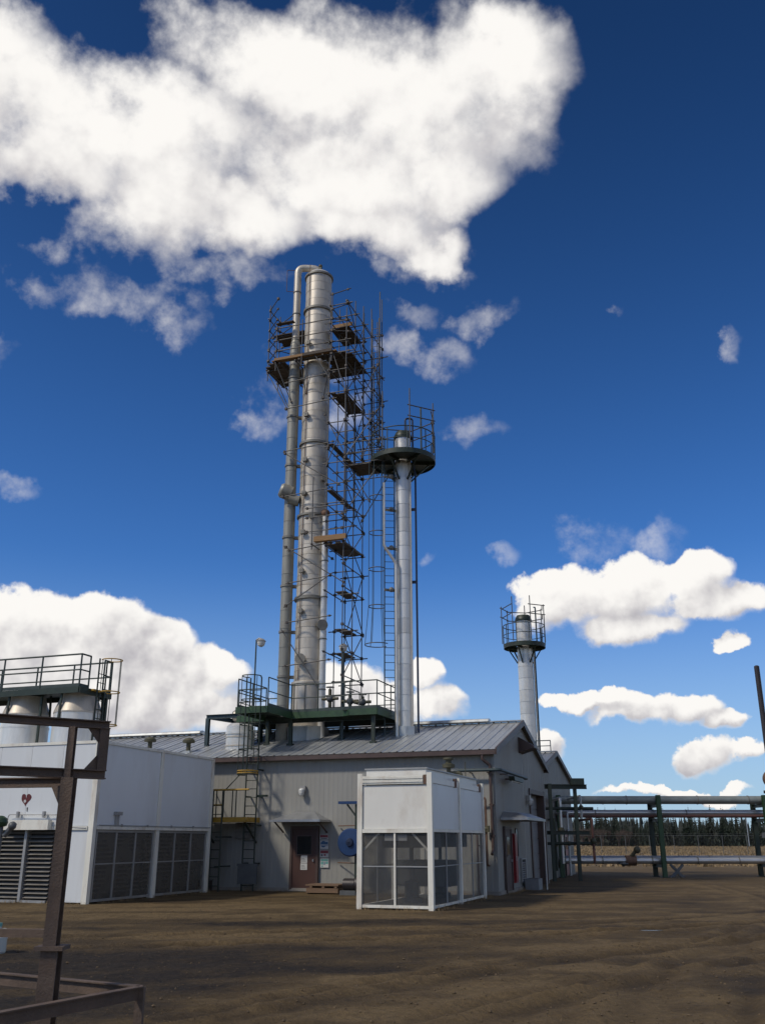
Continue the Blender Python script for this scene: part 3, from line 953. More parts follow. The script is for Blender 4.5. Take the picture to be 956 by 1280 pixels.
def gable_building(name, label, ox, oy, W, ez, rz, Ln, roof_step, panel_w, openings=(), rib=0.0045, detail=True):
    t = thing(name, label, 'building', (ox, oy, 0))
    sl = (rz - ez) / (W / 2)
    # long front wall of profiled sheets
    core = MB().box(ox - Ln, ox - 0.06, oy + 0.03, oy + 0.10, -0.05, ez).build('front_wall', 'wall_panel', t)
    me = rib_panel(panel_w, ez, panel_w / 5, rib).data('wall_sheet', 'wall_panel')
    n = int(Ln / panel_w)
    for i in range(n):
        o = bpy.data.objects.new('wall_sheet', me); col.objects.link(o); o.parent = core
        o.location = (-(i + 1) * panel_w, 0.026, 0)
    # gable wall of vertical sheets cut to the roof slope, leaving out the openings
    gw = MB()
    def top(y): return ez + sl * min(y, W - y) - 0.03
    segs = sorted(set([0.0, W / 2, W] + [v for o in openings for v in o[:2]]))
    for a, b in zip(segs[:-1], segs[1:]):
        z0 = -0.05
        for (y0, y1, zt) in openings:
            if a >= y0 - 1e-6 and b <= y1 + 1e-6: z0 = zt
        gw.prism_x([(oy + a, z0), (oy + b, z0), (oy + b, top(b)), (oy + a, top(a))], ox - 0.08, ox)
    gwo = gw.build('gable_wall', 'wall_panel', t)
    k = 0; y = 0.0
    while y < W - 0.02 and detail:
        b = min(W, y + panel_w)
        cuts = sorted(set([y, b] + [v for v in segs if y < v < b]))
        sh = MB()
        for c0, c1 in zip(cuts[:-1], cuts[1:]):
            z0 = 0.0
            for (y0, y1, zt) in openings:
                if c0 >= y0 - 1e-6 and c1 <= y1 + 1e-6: z0 = zt
            u = c0
            while u < c1 - 0.05:
                e = min(c1, u + 0.09)
                sh.prism_x([(oy + u, z0), (oy + e, z0), (oy + e, top(e)), (oy + u, top(u))], ox + 0.001, ox + 0.009)
                u += 0.18
        sh.build('wall_sheet', 'wall_panel', gwo)
        y = b; k += 1
    # back and far walls
    MB().box(ox - Ln, ox - 0.06, oy + W - 0.1, oy + W, -0.05, ez).build('back_wall', 'wall_panel', t)
    MB().prism_x([(oy, -0.05), (oy + W, -0.05), (oy + W, ez), (oy + W / 2, rz - 0.03), (oy, ez)], ox - Ln, ox - Ln + 0.08).build('far_gable_wall', 'wall_panel', t)
    # roof: one sheet between seams, standing ribs on both edges
    oh = 0.22
    w = roof_step
    def sheet(sign):
        m = MB()
        hw = W / 2 + oh
        def P(x, s, z=0.0):
            yy = s if sign < 0 else W - s
            return (x, yy, ez + sl * s + z)
        prof = [(0, 0.006), (0.02, 0.034), (0.055, 0.034), (0.075, 0.006), (0.32 * w / 0.6, 0.006), (0.33 * w / 0.6, 0.020), (0.36 * w / 0.6, 0.020), (0.37 * w / 0.6, 0.006), (w, 0.006)]
        vs = [P(x, s, z) for s in (-oh, W / 2) for x, z in prof]
        q = len(prof)
        m.add(vs, [(i, i + 1, q + i + 1, q + i) for i in range(q - 1)])
        vs2 = [P(x, s, -0.05) for s in (-oh, W / 2) for x in (0, w)]
        m.add(vs2, [(0, 2, 3, 1)])
        return m.data('roof_sheet', 'roof_metal')
    roof = MB().box(ox - Ln - 0.2, ox + 0.16, oy + W / 2 - 0.16, oy + W / 2 + 0.16, rz + 0.035, rz + 0.075).build('roof', 'roof_metal', t)
    ns = int((Ln + 0.3) / w)
    for sign in (-1, 1):
        dm = sheet(sign)
        for i in range(ns):
            o = bpy.data.objects.new('roof_sheet', dm); col.objects.link(o); o.parent = roof
            o.location = (0.12 - (i + 1) * w, 0, 0)
    # brown trim: gutter, rake boards, corner boards
    MB().box(ox - Ln - 0.2, ox + 0.16, oy - oh - 0.10, oy - oh + 0.02, ez - sl * oh - 0.17, ez - sl * oh - 0.02).build('gutter', 'brown_trim', t)
    MB().box(ox - Ln - 0.2, ox + 0.16, oy + W + oh - 0.02, oy + W + oh + 0.10, ez - sl * oh - 0.17, ez - sl * oh - 0.02).build('gutter', 'brown_trim', t)
    for sg in (-1, 1):
        y0 = oy - oh - 0.10 if sg < 0 else oy + W + oh + 0.10
        za = ez - sl * (oh + 0.10)
        ym = oy + W / 2
        MB().add([(xx, yy, zz + dz) for xx in (ox + 0.125, ox + 0.175) for yy, zz in ((y0, za), (ym, rz)) for dz in (-0.15, 0.075)],
                 [(0, 1, 3, 2), (4, 6, 7, 5), (0, 2, 6, 4), (1, 5, 7, 3), (0, 4, 5, 1), (2, 3, 7, 6)]).build('rake_board', 'brown_trim', t)
    return t


OPEN_Y0, OPEN_Y1, OPEN_Z = 6.0, 8.95, 3.50
pb = gable_building('process_building', 'long grey metal building with brown trim and ribbed roof below the towers', 0, 0, BW, EZ, RZ, BL, 0.6, 0.9,
                    openings=[(OPEN_Y0, OPEN_Y1, OPEN_Z)])
# concrete footing line
MB().box(-BL, 0.03, -0.06, 0.02, -0.08, 0.10).build('footing', 'concrete', pb)
MB().box(-0.05, 0.05, 0.03, OPEN_Y0 - 0.02, -0.08, 0.10).build('footing', 'concrete', pb)
# overhead door set back in a brown frame
od = MB().box(-0.34, -0.30, OPEN_Y0, OPEN_Y1, 0, OPEN_Z).build('overhead_door', 'grey_panel', pb)
for i in range(6):
    z = 0.02 + i * 0.58
    slab('door_section', -0.298, -0.27, OPEN_Y0 + 0.02, OPEN_Y1 - 0.02, z, z + 0.555, 'grey_panel', od)
MB().box(-0.33, 0.06, OPEN_Y0 - 0.001, OPEN_Y0 + 0.05, 0, OPEN_Z).build('door_jamb', 'brown_trim', pb)
MB().box(-0.33, 0.06, OPEN_Y1 - 0.05, OPEN_Y1 + 0.001, 0, OPEN_Z).build('door_jamb', 'brown_trim', pb)
MB().box(0.018, 0.06, OPEN_Y0 - 0.16, OPEN_Y0 - 0.003, 0, OPEN_Z + 0.14).build('door_casing', 'brown_trim', pb)
MB().box(0.018, 0.06, OPEN_Y1 + 0.003, OPEN_Y1 + 0.16, 0, OPEN_Z + 0.14).build('door_casing', 'brown_trim', pb)
MB().box(-0.33, 0.058, OPEN_Y0 + 0.003, OPEN_Y1 - 0.003, OPEN_Z - 0.05, OPEN_Z + 0.12).build('door_head', 'brown_trim', pb)


def man_door(t, mk, w, h, paper=True):
    """mk(a, b, c, d, z0, z1): box from a..b along the wall, c..d out of it"""
    d = mk(-w / 2, w / 2, 0.02, 0.055, 0.06, h).build('door', 'door_brown', t)
    mk(-w / 2 - 0.09, -w / 2 - 0.002, 0.0, 0.085, 0.02, h + 0.09).build('frame', 'brown_trim', d)
    mk(w / 2 + 0.002, w / 2 + 0.09, 0.0, 0.085, 0.02, h + 0.09).build('frame', 'brown_trim', d)
    mk(-w / 2, w / 2, 0.0, 0.084, h + 0.002, h + 0.088).build('frame', 'brown_trim', d)
    mk(-0.27, 0.27, 0.056, 0.064, h - 0.86, h - 0.26).build('window', 'glass_dark', d)
    for a, b, z0, z1 in ((-0.30, 0.30, h - 0.90, h - 0.862), (-0.30, 0.30, h - 0.258, h - 0.22), (-0.30, -0.272, h - 0.86, h - 0.26), (0.272, 0.30, h - 0.86, h - 0.26)):
        mk(a, b, 0.056, 0.072, z0, z1).build('window_frame', 'brown_trim', d)
    mk(w / 2 - 0.12, w / 2 - 0.07, 0.056, 0.11, 0.98, 1.06).build('handle', 'galvanised', d)
    mk(-w / 2 - 0.05, w / 2 + 0.05, 0.0, 0.12, 0.0, 0.055).build('sill', 'concrete', d)
    if paper:
        for i, z in enumerate((0.70, 0.93, 1.14)):
            mk(-0.13 + 0.01 * i, 0.13, 0.057, 0.061, z, z + 0.215 - 0.03 * (i == 2)).build('notice', 'sign_white', d)
            for j in range(3):
                mk(-0.10, 0.08 - 0.03 * j, 0.0615, 0.063, z + 0.05 + 0.045 * j, z + 0.062 + 0.045 * j).build('print_line', 'sign_ink', d)
    return d


DX = -7.0
man_door(pb, lambda a, b, c, d, z0, z1: MB().box(DX + a, DX + b, -c - (d - c), -c, z0, z1), 0.92, 2.08)
# hipped sheet canopy over the front door
cn = MB()
cn.add([(DX - 0.95, -0.005, 2.36), (DX + 0.95, -0.005, 2.36), (DX + 0.95, -0.95, 2.36), (DX - 0.95, -0.95, 2.36), (DX - 0.35, -0.005, 2.66), (DX + 0.35, -0.005, 2.66)],
       [(0, 1, 2, 3), (3, 2, 5, 4), (2, 1, 5), (0, 3, 4)])
cn.box(DX - 0.97, DX + 0.97, -0.98, -0.945, 2.30, 2.375)
cn.box(DX - 0.985, DX - 0.95, -0.95, -0.01, 2.30, 2.372); cn.box(DX + 0.95, DX + 0.985, -0.95, -0.01, 2.30, 2.372)
c = cn.build('door_canopy', 'galvanised', pb)
for sx in (-0.85, 0.85): MB().beam((DX + sx, -0.02, 1.95), (DX + sx, -0.85, 2.33), 0.04, 0.04).build('bracket', 'brown_trim', c)

# gable door, canopy and fittings
GY = 1.42
man_door(pb, lambda a, b, c, d, z0, z1: MB().box(c + 0.01, d + 0.012, GY + a, GY + b, z0, z1), 0.90, 2.05, paper=False)
gc = MB()
gc.add([(0.018, 0.55, 2.42), (0.018, 3.9, 2.42), (0.95, 3.9, 2.42), (0.95, 0.55, 2.42), (0.018, 1.0, 2.62), (0.018, 3.45, 2.62), (0.5, 1.0, 2.60), (0.5, 3.45, 2.60)],
       [(0, 3, 2, 1), (3, 0, 4, 6), (3, 6, 7, 2), (1, 2, 7, 5), (4, 5, 7, 6)])
gc.box(0.93, 0.965, 0.53, 3.92, 2.34, 2.425); gc.box(0.02, 0.93, 0.53, 0.56, 2.34, 2.425); gc.box(0.02, 0.93, 3.89, 3.92, 2.34, 2.425)
g = gc.build('door_canopy', 'galvanised', pb)
MB().tube((0.9, 3.85, 0.0), (0.9, 3.85, 2.35), 0.03, 8).build('post', 'galvanised', g)
for y in (1.0, 2.2, 3.4): MB().beam((0.05, y, 2.625), (0.5, y, 2.605), 0.03, 0.03).build('seam', 'galvanised', g)
w = MB().box(0.017, 0.035, 2.95, 3.20, 1.15, 2.05).build('side_window', 'glass_dark', pb)
for a, b, z0, z1 in ((2.90, 2.948, 1.10, 2.10), (3.202, 3.25, 1.10, 2.10), (2.95, 3.20, 1.10, 1.148), (2.95, 3.20, 2.052, 2.10)):
    MB().box(0.017, 0.05, a, b, z0, z1).build('window_frame', 'brown_trim', w)
lv = MB().box(0.017, 0.03, 3.65, 4.35, 0.28, 1.02).build('wall_louvre', 'dark_inside', pb)
for i in range(9):
    z = 0.32 + i * 0.075
    MB().add([(0.032, 3.68, z), (0.032, 4.32, z), (0.07, 4.32, z - 0.04), (0.07, 3.68, z - 0.04)], [(0, 1, 2, 3)]).build('slat', 'louvre_grey', lv)
for a, b, z0, z1 in ((3.60, 3.65, 0.24, 1.06), (4.35, 4.40, 0.24, 1.06), (3.65, 4.35, 0.24, 0.28), (3.65, 4.35, 1.02, 1.06)):
    MB().box(0.017, 0.075, a, b, z0, z1).build('louvre_frame', 'grey_frame', lv)
# gable vent hood below the ridge
vh = MB().add([(0.017, 4.25, 5.48), (0.017, 5.05, 5.48), (0.017, 4.25, 4.88), (0.017, 5.05, 4.88), (0.62, 4.25, 5.12), (0.62, 5.05, 5.12), (0.62, 4.25, 5.06), (0.62, 5.05, 5.06)],
              [(0, 4, 5, 1), (0, 2, 6, 4), (1, 5, 7, 3), (4, 6, 7, 5), (2, 3, 7, 6)]).build('vent_hood', 'brown_trim', pb)
# downspout at the near corner
MB().path(bend([(-0.35, -0.25, 4.52), (-0.35, -0.25, 4.30), (-0.12, -0.12, 4.12), (-0.12, -0.10, 1.40), (-0.12, -0.28, 1.25)], 0.06), 0.052, 8).build('downspout', 'brown_trim', pb)
for z in (1.8, 2.8, 3.8): MB().box(-0.19, -0.05, -0.16, 0.0, z, z + 0.05).build('pipe_strap', 'brown_trim', pb)
# flashing curb where the columns pass the roof
for (cx, cy, rr) in ((-8.5, 3.3, 0.85), (-4.25, 3.2, 0.45)):
    MB().prism([(cx + rr * 1.05 * math.cos(R(45 * i + 22)), cy + rr * math.sin(R(45 * i + 22))) for i in range(8)], EZ + SL * (cy - rr) - 0.1, EZ + SL * (cy + rr) + 0.12).build('roof_curb', 'roof_metal', pb)
# raised ridge ventilators
for a, b in ((-6.0, -1.2), (-19.0, -14.2)):
    m = MB().prism_x([(BW / 2 - 0.30, RZ + 0.05), (BW / 2 + 0.30, RZ + 0.05), (BW / 2 + 0.24, RZ + 0.14), (BW / 2, RZ + 0.19), (BW / 2 - 0.24, RZ + 0.14)], a, b).build('ridge_ventilator', 'roof_metal', pb)

# second gabled building behind
b2 = gable_building('rear_building', 'small grey gabled building showing behind the process building by the pipe rack', -0.6, 11.6, 9.2, 4.75, 5.88, 13.0, 0.6, 0.9,
                    detail=True)
d2 = MB().box(-0.585, -0.54, 17.6, 18.5, 0.05, 2.1).build('red_door', 'red_paint', b2)
MB().box(-0.538, -0.53, 17.85, 18.25, 1.25, 1.85).build('window', 'glass_dark', d2)
for a, b in ((17.5, 17.598), (18.502, 18.6)): MB().box(-0.585, -0.52, a, b, 0, 2.2).build('frame', 'brown_trim', d2)

# ------------------------------------------------------------------ things on the walls
def bulkhead_lamp(label, x, y, z, nx, ny):
    t = thing('wall_lamp', label, 'lamp', (x, y, z), 'bulkhead lamps on the building walls')
    MB().box(x - 0.11, x + 0.11, y - 0.11 if ny else y - 0.11, y + (0.0 if ny else 0.11), z, z + 0.20).build('housing', 'lamp_grey', t) if ny else \
        MB().box(x, x + 0.14, y - 0.12, y + 0.12, z, z + 0.22).build('housing', 'lamp_grey', t)
    cx, cy = x + nx * 0.14, y + ny * 0.16
    MB().lathe((cx, cy, z - 0.16), [(0.04, 0.0), (0.08, 0.03), (0.105, 0.10), (0.11, 0.2)], 14).dome((cx, cy, z + 0.04), 0.11, 0.08, 14, 4).build('globe', 'lamp_glass', t)
    for k in range(4):
        a = R(90 * k + 45)
        MB().path([(cx + 0.15 * math.cos(a), cy + 0.15 * math.sin(a), z + 0.03), (cx + 0.15 * math.cos(a), cy + 0.15 * math.sin(a), z - 0.08), (cx + 0.06 * math.cos(a), cy + 0.06 * math.sin(a), z - 0.18)], 0.008, 5).build('guard_bar', 'lamp_grey', t)


bulkhead_lamp('caged wall lamp above the front door canopy', -7.12, 0.0, 3.36, 0, -1)
bulkhead_lamp('wall lamp beside the overhead door on the gable', 0.016, 5.35, 3.12, 1, 0)

SIGNS = [('small safety sign with a red band, topmost beside the front door', 1.72, 0.16, 'sign_red', 0),
         ('blue pictogram sign, second from top beside the front door', 1.40, 0.28, 'sign_blue', 1),
         ('red and white warning sign, third from top beside the front door', 1.12, 0.24, 'sign_red', 2),
         ('teal and white notice, lowest beside the front door', 0.78, 0.30, 'sign_teal', 3)]
for lab, z, h, mt, k in SIGNS:
    x0, x1 = -6.42 + 0.012 * k, -6.10 + 0.012 * k
    t = thing('safety_sign', lab, 'sign', (x0, -0.012, z))
    MB().box(x0, x1, -0.020, -0.0, z, z + h).build('plate', 'sign_white', t)
    if k == 0:
        MB().box(x0 + 0.01, x1 - 0.01, -0.0225, -0.0205, z + 0.06, z + 0.15).build('band', mt, t)
        MB().box(x0 + 0.04, x1 - 0.04, -0.0225, -0.0205, z + 0.015, z + 0.04).build('lettering', 'sign_ink', t)
    elif k == 1:
        MB().lathe((0.5 * (x0 + x1) - 0.03, -0.0225, z + 0.16), [(0.001, 0.0), (0.11, 0.0)], 20, 'y').build('pictogram', mt, t)
        MB().box(x0 + 0.02, x1 - 0.02, -0.0235, -0.0228, z + 0.115, z + 0.145).build('stroke', 'sign_white', t)
        MB().box(x1 - 0.10, x1 - 0.015, -0.0225, -0.0205, z + 0.10, z + 0.24).build('panel', mt, t)
    elif k == 2:
        MB().box(x0 + 0.01, x1 - 0.01, -0.0225, -0.0205, z + 0.13, z + 0.23).build('band', mt, t)
        MB().box(x0 + 0.14, x1 - 0.10, -0.0225, -0.0205, z + 0.05, z + 0.11).build('mark', mt, t)
        MB().box(x0 + 0.03, x0 + 0.10, -0.0225, -0.0205, z + 0.04, z + 0.10).build('lettering', 'sign_ink', t)
    else:
        for a, b, c0, c1 in ((0.02, 0.30, 0.21, 0.28), (0.02, 0.12, 0.10, 0.19), (0.20, 0.30, 0.12, 0.19), (0.05, 0.10, 0.02, 0.07)):
            MB().box(x0 + a, x0 + b, -0.0225, -0.0205, z + c0, z + c1).build('colour_block', mt, t)
        MB().box(x0 + 0.14, x0 + 0.18, -0.0225, -0.0205, z + 0.09, z + 0.18).build('lettering', 'sign_blue', t)

t = thing('fire_cabinet', 'tall red fire cabinet on the gable wall beside the gable door', 'cabinet', (0.02, 2.35, 0.3))
MB().box(0.018, 0.14, 2.12, 2.50, 0.28, 1.92).build('body', 'red_paint', t)
MB().box(0.142, 0.16, 2.14, 2.48, 0.33, 1.87).build('door', 'red_paint', t)
MB().box(0.162, 0.18, 2.17, 2.21, 1.0, 1.16).build('handle', 'galvanised', t)
t = thing('air_conditioner', 'low grey condenser box on the ground by the gable canopy post', 'condenser', (0.35, 4.1, 0))
MB().box(0.12, 0.62, 3.75, 4.5, -0.03, 0.36).build('casing', 'grey_panel', t)
MB().lathe((0.37, 4.12, 0.362), [(0.02, 0.0), (0.18, 0.002), (0.19, 0.012)], 18).build('fan_grille', 'louvre_grey', t)

# process pipe round the near corner with a strip lamp below it
t = thing('corner_pipe', 'dark pipe bent round the near corner of the building under the eave', 'pipe', (0.2, -0.3, 3.9))
MB().path(bend([(-1.35, -0.26, 3.55), (-1.35, -0.26, 3.95), (0.26, -0.26, 3.95), (0.26, 4.3, 3.92)], 0.16), 0.055, 10).build('pipe_run', 'teal_steel', t)
for p in ((-0.8, -0.26), (-0.2, -0.26)): MB().box(p[0] - 0.02, p[0] + 0.02, p[1], 0.02, 3.86, 3.89).build('bracket', 'brown_trim', t)
for y in (0.8, 2.4, 4.0): MB().box(0.0, 0.28, y - 0.02, y + 0.02, 3.85, 3.885).build('bracket', 'brown_trim', t)
t = thing('strip_lamp', 'dark green strip lamp under the pipe on the gable wall', 'lamp', (0.3, 1.6, 3.7))
MB().prism_x([(0.85, 3.80), (2.55, 3.80), (2.45, 3.66), (0.95, 3.66)], 0.30, 0.50).build('reflector', 'dark_green', t)
MB().box(0.018, 0.30, 1.6, 1.7, 3.72, 3.78).build('arm', 'brown_trim', t)
MB().tube((0.40, 1.0, 3.64), (0.40, 2.4, 3.64), 0.03, 8).build('tube', 'lamp_glass', t)
t = thing('gas_riser', 'thin brown pipe riser with valve in the corner beside the white box unit', 'pipe', (-0.45, -0.25, 0))
MB().path(bend([(-0.62, -0.22, -0.03), (-0.62, -0.22, 3.05), (-0.30, -0.22, 3.05), (-0.30, -0.22, 0.9), (-0.30, 0.0, 0.9)], 0.09), 0.034, 8).build('pipe_run', 'rust_pipe', t)
MB().ball((-0.30, -0.22, 2.05), 0.10, 10, 6).box(-0.40, -0.20, -0.30, -0.14, 1.95, 2.15).build('regulator', 'valve_olive', t)
MB().box(-0.64, -0.60, -0.2, 0.0, 1.5, 1.54).build('bracket', 'rust_pipe', t)

# roof vent caps left of the ladders
for k, (x, y) in enumerate(((-14.75, 1.5), (-12.6, 0.95))):
    zb = EZ + SL * y
    t = thing('roof_vent', ('mushroom vent cap on the roof above the big white unit, nearer the exhaust ladder',
                            'mushroom vent cap on the roof above the big white unit, nearer the building ladder')[k], 'vent', (x, y, zb), 'mushroom vents on the roof')
    MB().tube((x, y, zb - 0.1), (x, y, zb + 0.42), 0.09, 12).build('stub', 'valve_olive', t)
    MB().lathe((x, y, zb + 0.36), [(0.10, 0.0), (0.24, 0.02), (0.25, 0.10), (0.16, 0.19), (0.02, 0.22)], 18).build('cap', 'valve_olive', t)
    MB().box(x - 0.14, x + 0.14, y - 0.14, y + 0.14, zb - 0.08, zb + 0.06).build('base', 'roof_metal', t)

# ------------------------------------------------------------------ main column
TX, TY, TR_ = -8.5, 3.3, 0.62
LEFT, FRONT = Vector((-0.914, -0.407, 0)), Vector((0.407, -0.914, 0))
zr = lambda y: EZ + SL * y                       # roof surface height of the process building


def around(cx, cy, a, b, z):                     # a metres to the left, b metres to the front of an axis
    return Vector((cx, cy, z)) + LEFT * a + FRONT * b


t = thing('main_column', 'tallest silver clad process column wrapped in scaffolding', 'column', (TX, TY, zr(TY)))
sk = MB().lathe((TX, TY, 0), [(TR_ + 0.06, 5.2), (TR_ + 0.06, 7.75), (TR_ + 0.10, 7.78), (TR_ + 0.10, 7.86), (TR_ + 0.02, 7.9)], 40).build('skirt', 'cladding', t)
for k in range(8):
    a = R(45 * k + 12)
    MB().box(TX + 0.70 * math.cos(a) - 0.02, TX + 0.70 * math.cos(a) + 0.02, TY + 0.70 * math.sin(a) - 0.02, TY + 0.70 * math.sin(a) + 0.02, 6.3, 7.76).build('stiffener', 'cladding_band', sk)
sec = []
for k, rr in enumerate((TR_, TR_ - 0.008, TR_ + 0.004)):
    sec.append(MB().lathe((0, 0, 0), [(rr - 0.012, 0.0), (rr - 0.012, 0.016), (rr, 0.017), (rr, 0.455)], 40).data('shell_section', 'cladding'))
z = 7.86; i = 0
while z < 27.0:
    o = bpy.data.objects.new('shell_section', sec[i % 3]); col.objects.link(o); o.parent = t
    o.location = Vector((TX, TY, z)) - BASE[t.name]; o.rotation_euler = (0, 0, i * 1.3)
    z += 0.455; i += 1
ZT = z
for zz, w in ((11.35, 0.13), (15.1, 0.10), (18.55, 0.12), (25.5, 0.12)):
    MB().lathe((TX, TY, zz), [(TR_, 0.0), (TR_ + 0.085, 0.01), (TR_ + 0.085, w), (TR_, w + 0.01)], 40).build('stiffening_ring', 'cladding_band', t)
MB().lathe((TX, TY, ZT), [(TR_, -0.02), (TR_ + 0.07, 0.0), (TR_ + 0.07, 0.10), (TR_ - 0.02, 0.14)], 40).build('top_flange', 'cladding_band', t)
MB().dome((TX, TY, ZT + 0.13), TR_ - 0.02, 0.28, 40).build('head', 'cladding_bright', t)
lug = around(TX, TY, -0.05, 0.2, ZT + 0.33)
MB().box(lug.x - 0.06, lug.x + 0.06, lug.y - 0.06, lug.y + 0.06, ZT + 0.28, ZT + 0.60).ball((lug.x, lug.y, ZT + 0.64), 0.10, 10, 6).build('relief_valve', 'valve_olive', t)
cp = around(TX, TY, 0.44, 0.50, 0)
MB().tube((cp.x, cp.y, 6.6), (cp.x, cp.y, ZT + 0.5), 0.017, 6).build('conduit', 'rust_pipe', t)
for zz in (8.7, 10.8, 12.55, 14.3, 16.1, 17.7, 19.9, 23.6):
    p = around(TX, TY, 0.40, 0.56, zz)
    MB().tube(around(TX, TY, 0.36, 0.45, zz), around(TX, TY, 0.40, 0.70, zz), 0.07, 10).box(p.x - 0.09, p.x + 0.09, p.y - 0.13, p.y + 0.02, zz - 0.09, zz + 0.09).build('junction_box', 'cladding_band', t)
for a, zz, rr in ((0.30, 8.75, 0.15), (-0.42, 10.2, 0.16), (0.05, 15.0, 0.10), (-0.40, 16.8, 0.1), (-0.35, 22.0, 0.1)):
    f = math.sqrt(max(0.01, TR_ ** 2 - a * a))
    n = MB().tube(around(TX, TY, a, f - 0.05, zz), around(TX, TY, a * 1.2, f + 0.22, zz), rr, 14)
    n.tube(around(TX, TY, a * 1.2, f + 0.18, zz), around(TX, TY, a * 1.25, f + 0.25, zz), rr * 1.45, 14)
    n.build('nozzle', 'cladding_band', t)

# overhead vapour line on the left of the column
vp = around(TX, TY, 1.03, 0.0, 0)
t = thing('vapour_line', 'thick silver pipe running up the left side of the main column and over its top', 'pipe', (vp.x, vp.y, zr(vp.y)))
zl = 5.3; i = 0
lo = MB().lathe((0, 0, 0), [(0.240, 0.0), (0.240, 0.02), (0.252, 0.021), (0.252, 0.8)], 24).data('pipe_section', 'cladding_shaded')
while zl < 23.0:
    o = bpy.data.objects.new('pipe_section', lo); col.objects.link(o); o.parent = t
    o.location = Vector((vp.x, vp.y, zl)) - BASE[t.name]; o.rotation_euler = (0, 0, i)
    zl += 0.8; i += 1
MB().lathe((vp.x, vp.y, zl - 0.01), [(0.252, 0.0), (0.175, 0.35)], 24).build('reducer', 'cladding_shaded', t)
top = ZT + 0.62
MB().path(bend([(vp.x, vp.y, zl + 0.3), (vp.x, vp.y, top), (TX, TY, top), (TX, TY, ZT + 0.30)], 0.34), 0.172, 18).build('overhead_bend', 'cladding', t)
for zz in (24.0, 25.4, 26.6): MB().lathe((vp.x, vp.y, zz), [(0.172, 0), (0.20, 0.01), (0.20, 0.05), (0.172, 0.06)], 20).build('band', 'cladding_band', t)
for zz in (8.1, 10.0, 12.0, 14.2, 17.6, 20.0, 22.0):
    a, b = around(TX, TY, 0.60, 0, zz), around(TX, TY, 0.82, 0, zz)
    MB().beam(a, b, 0.16, 0.12).build('guide_bracket', 'cladding_band', t)
    MB().lathe((vp.x, vp.y, zz - 0.05), [(0.25, 0), (0.29, 0.005), (0.29, 0.095), (0.25, 0.1)], 24).build('clamp', 'cladding_band', t)
a, b = around(vp.x, vp.y, 0.36, 0.2, 16.35), around(vp.x, vp.y, -0.05, 0.15, 16.2)
MB().tube(a, b, 0.34, 22).tube(around(vp.x, vp.y, 0.46, 0.22, 16.38), a, 0.26, 22, 0.34).build('expansion_joint', 'cladding_shaded', t)
MB().tube(around(vp.x, vp.y, 0.05, 0.2, 15.95), around(vp.x, vp.y, -0.40, 0.2, 15.85), 0.24, 20).build('tee', 'cladding_shaded', t)
MB().path(bend([around(vp.x, vp.y, 0.0, 0, 26.7), around(vp.x, vp.y, 0.52, 0, 26.7), around(vp.x, vp.y, 0.52, 0, 27.9), around(vp.x, vp.y, 0.1, 0, 27.9)], 0.05), 0.014, 6).build('tracer', 'rust_pipe', t)

# reflux riser on the right of the column
rp = around(TX, TY, -0.55, 0.52, 0)
t = thing('reflux_pipe', 'slim silver pipe rising along the right front of the main column', 'pipe', (rp.x, rp.y, zr(rp.y)))
MB().path(bend([(rp.x, rp.y, 5.3), (rp.x, rp.y, 15.15), around(TX, TY, -0.35, 0.35, 15.15)], 0.25), 0.145, 16).build('pipe_run', 'cladding_bright', t)
for zz in (7.5, 9.6, 11.4, 13.0): MB().lathe((rp.x, rp.y, zz), [(0.145, 0), (0.17, 0.01), (0.17, 0.05), (0.145, 0.06)], 16).build('band', 'cladding_band', t)
MB().ball((rp.x, rp.y, 15.2), 0.2, 12, 8).build('bend_cover', 'rust_pipe', t)


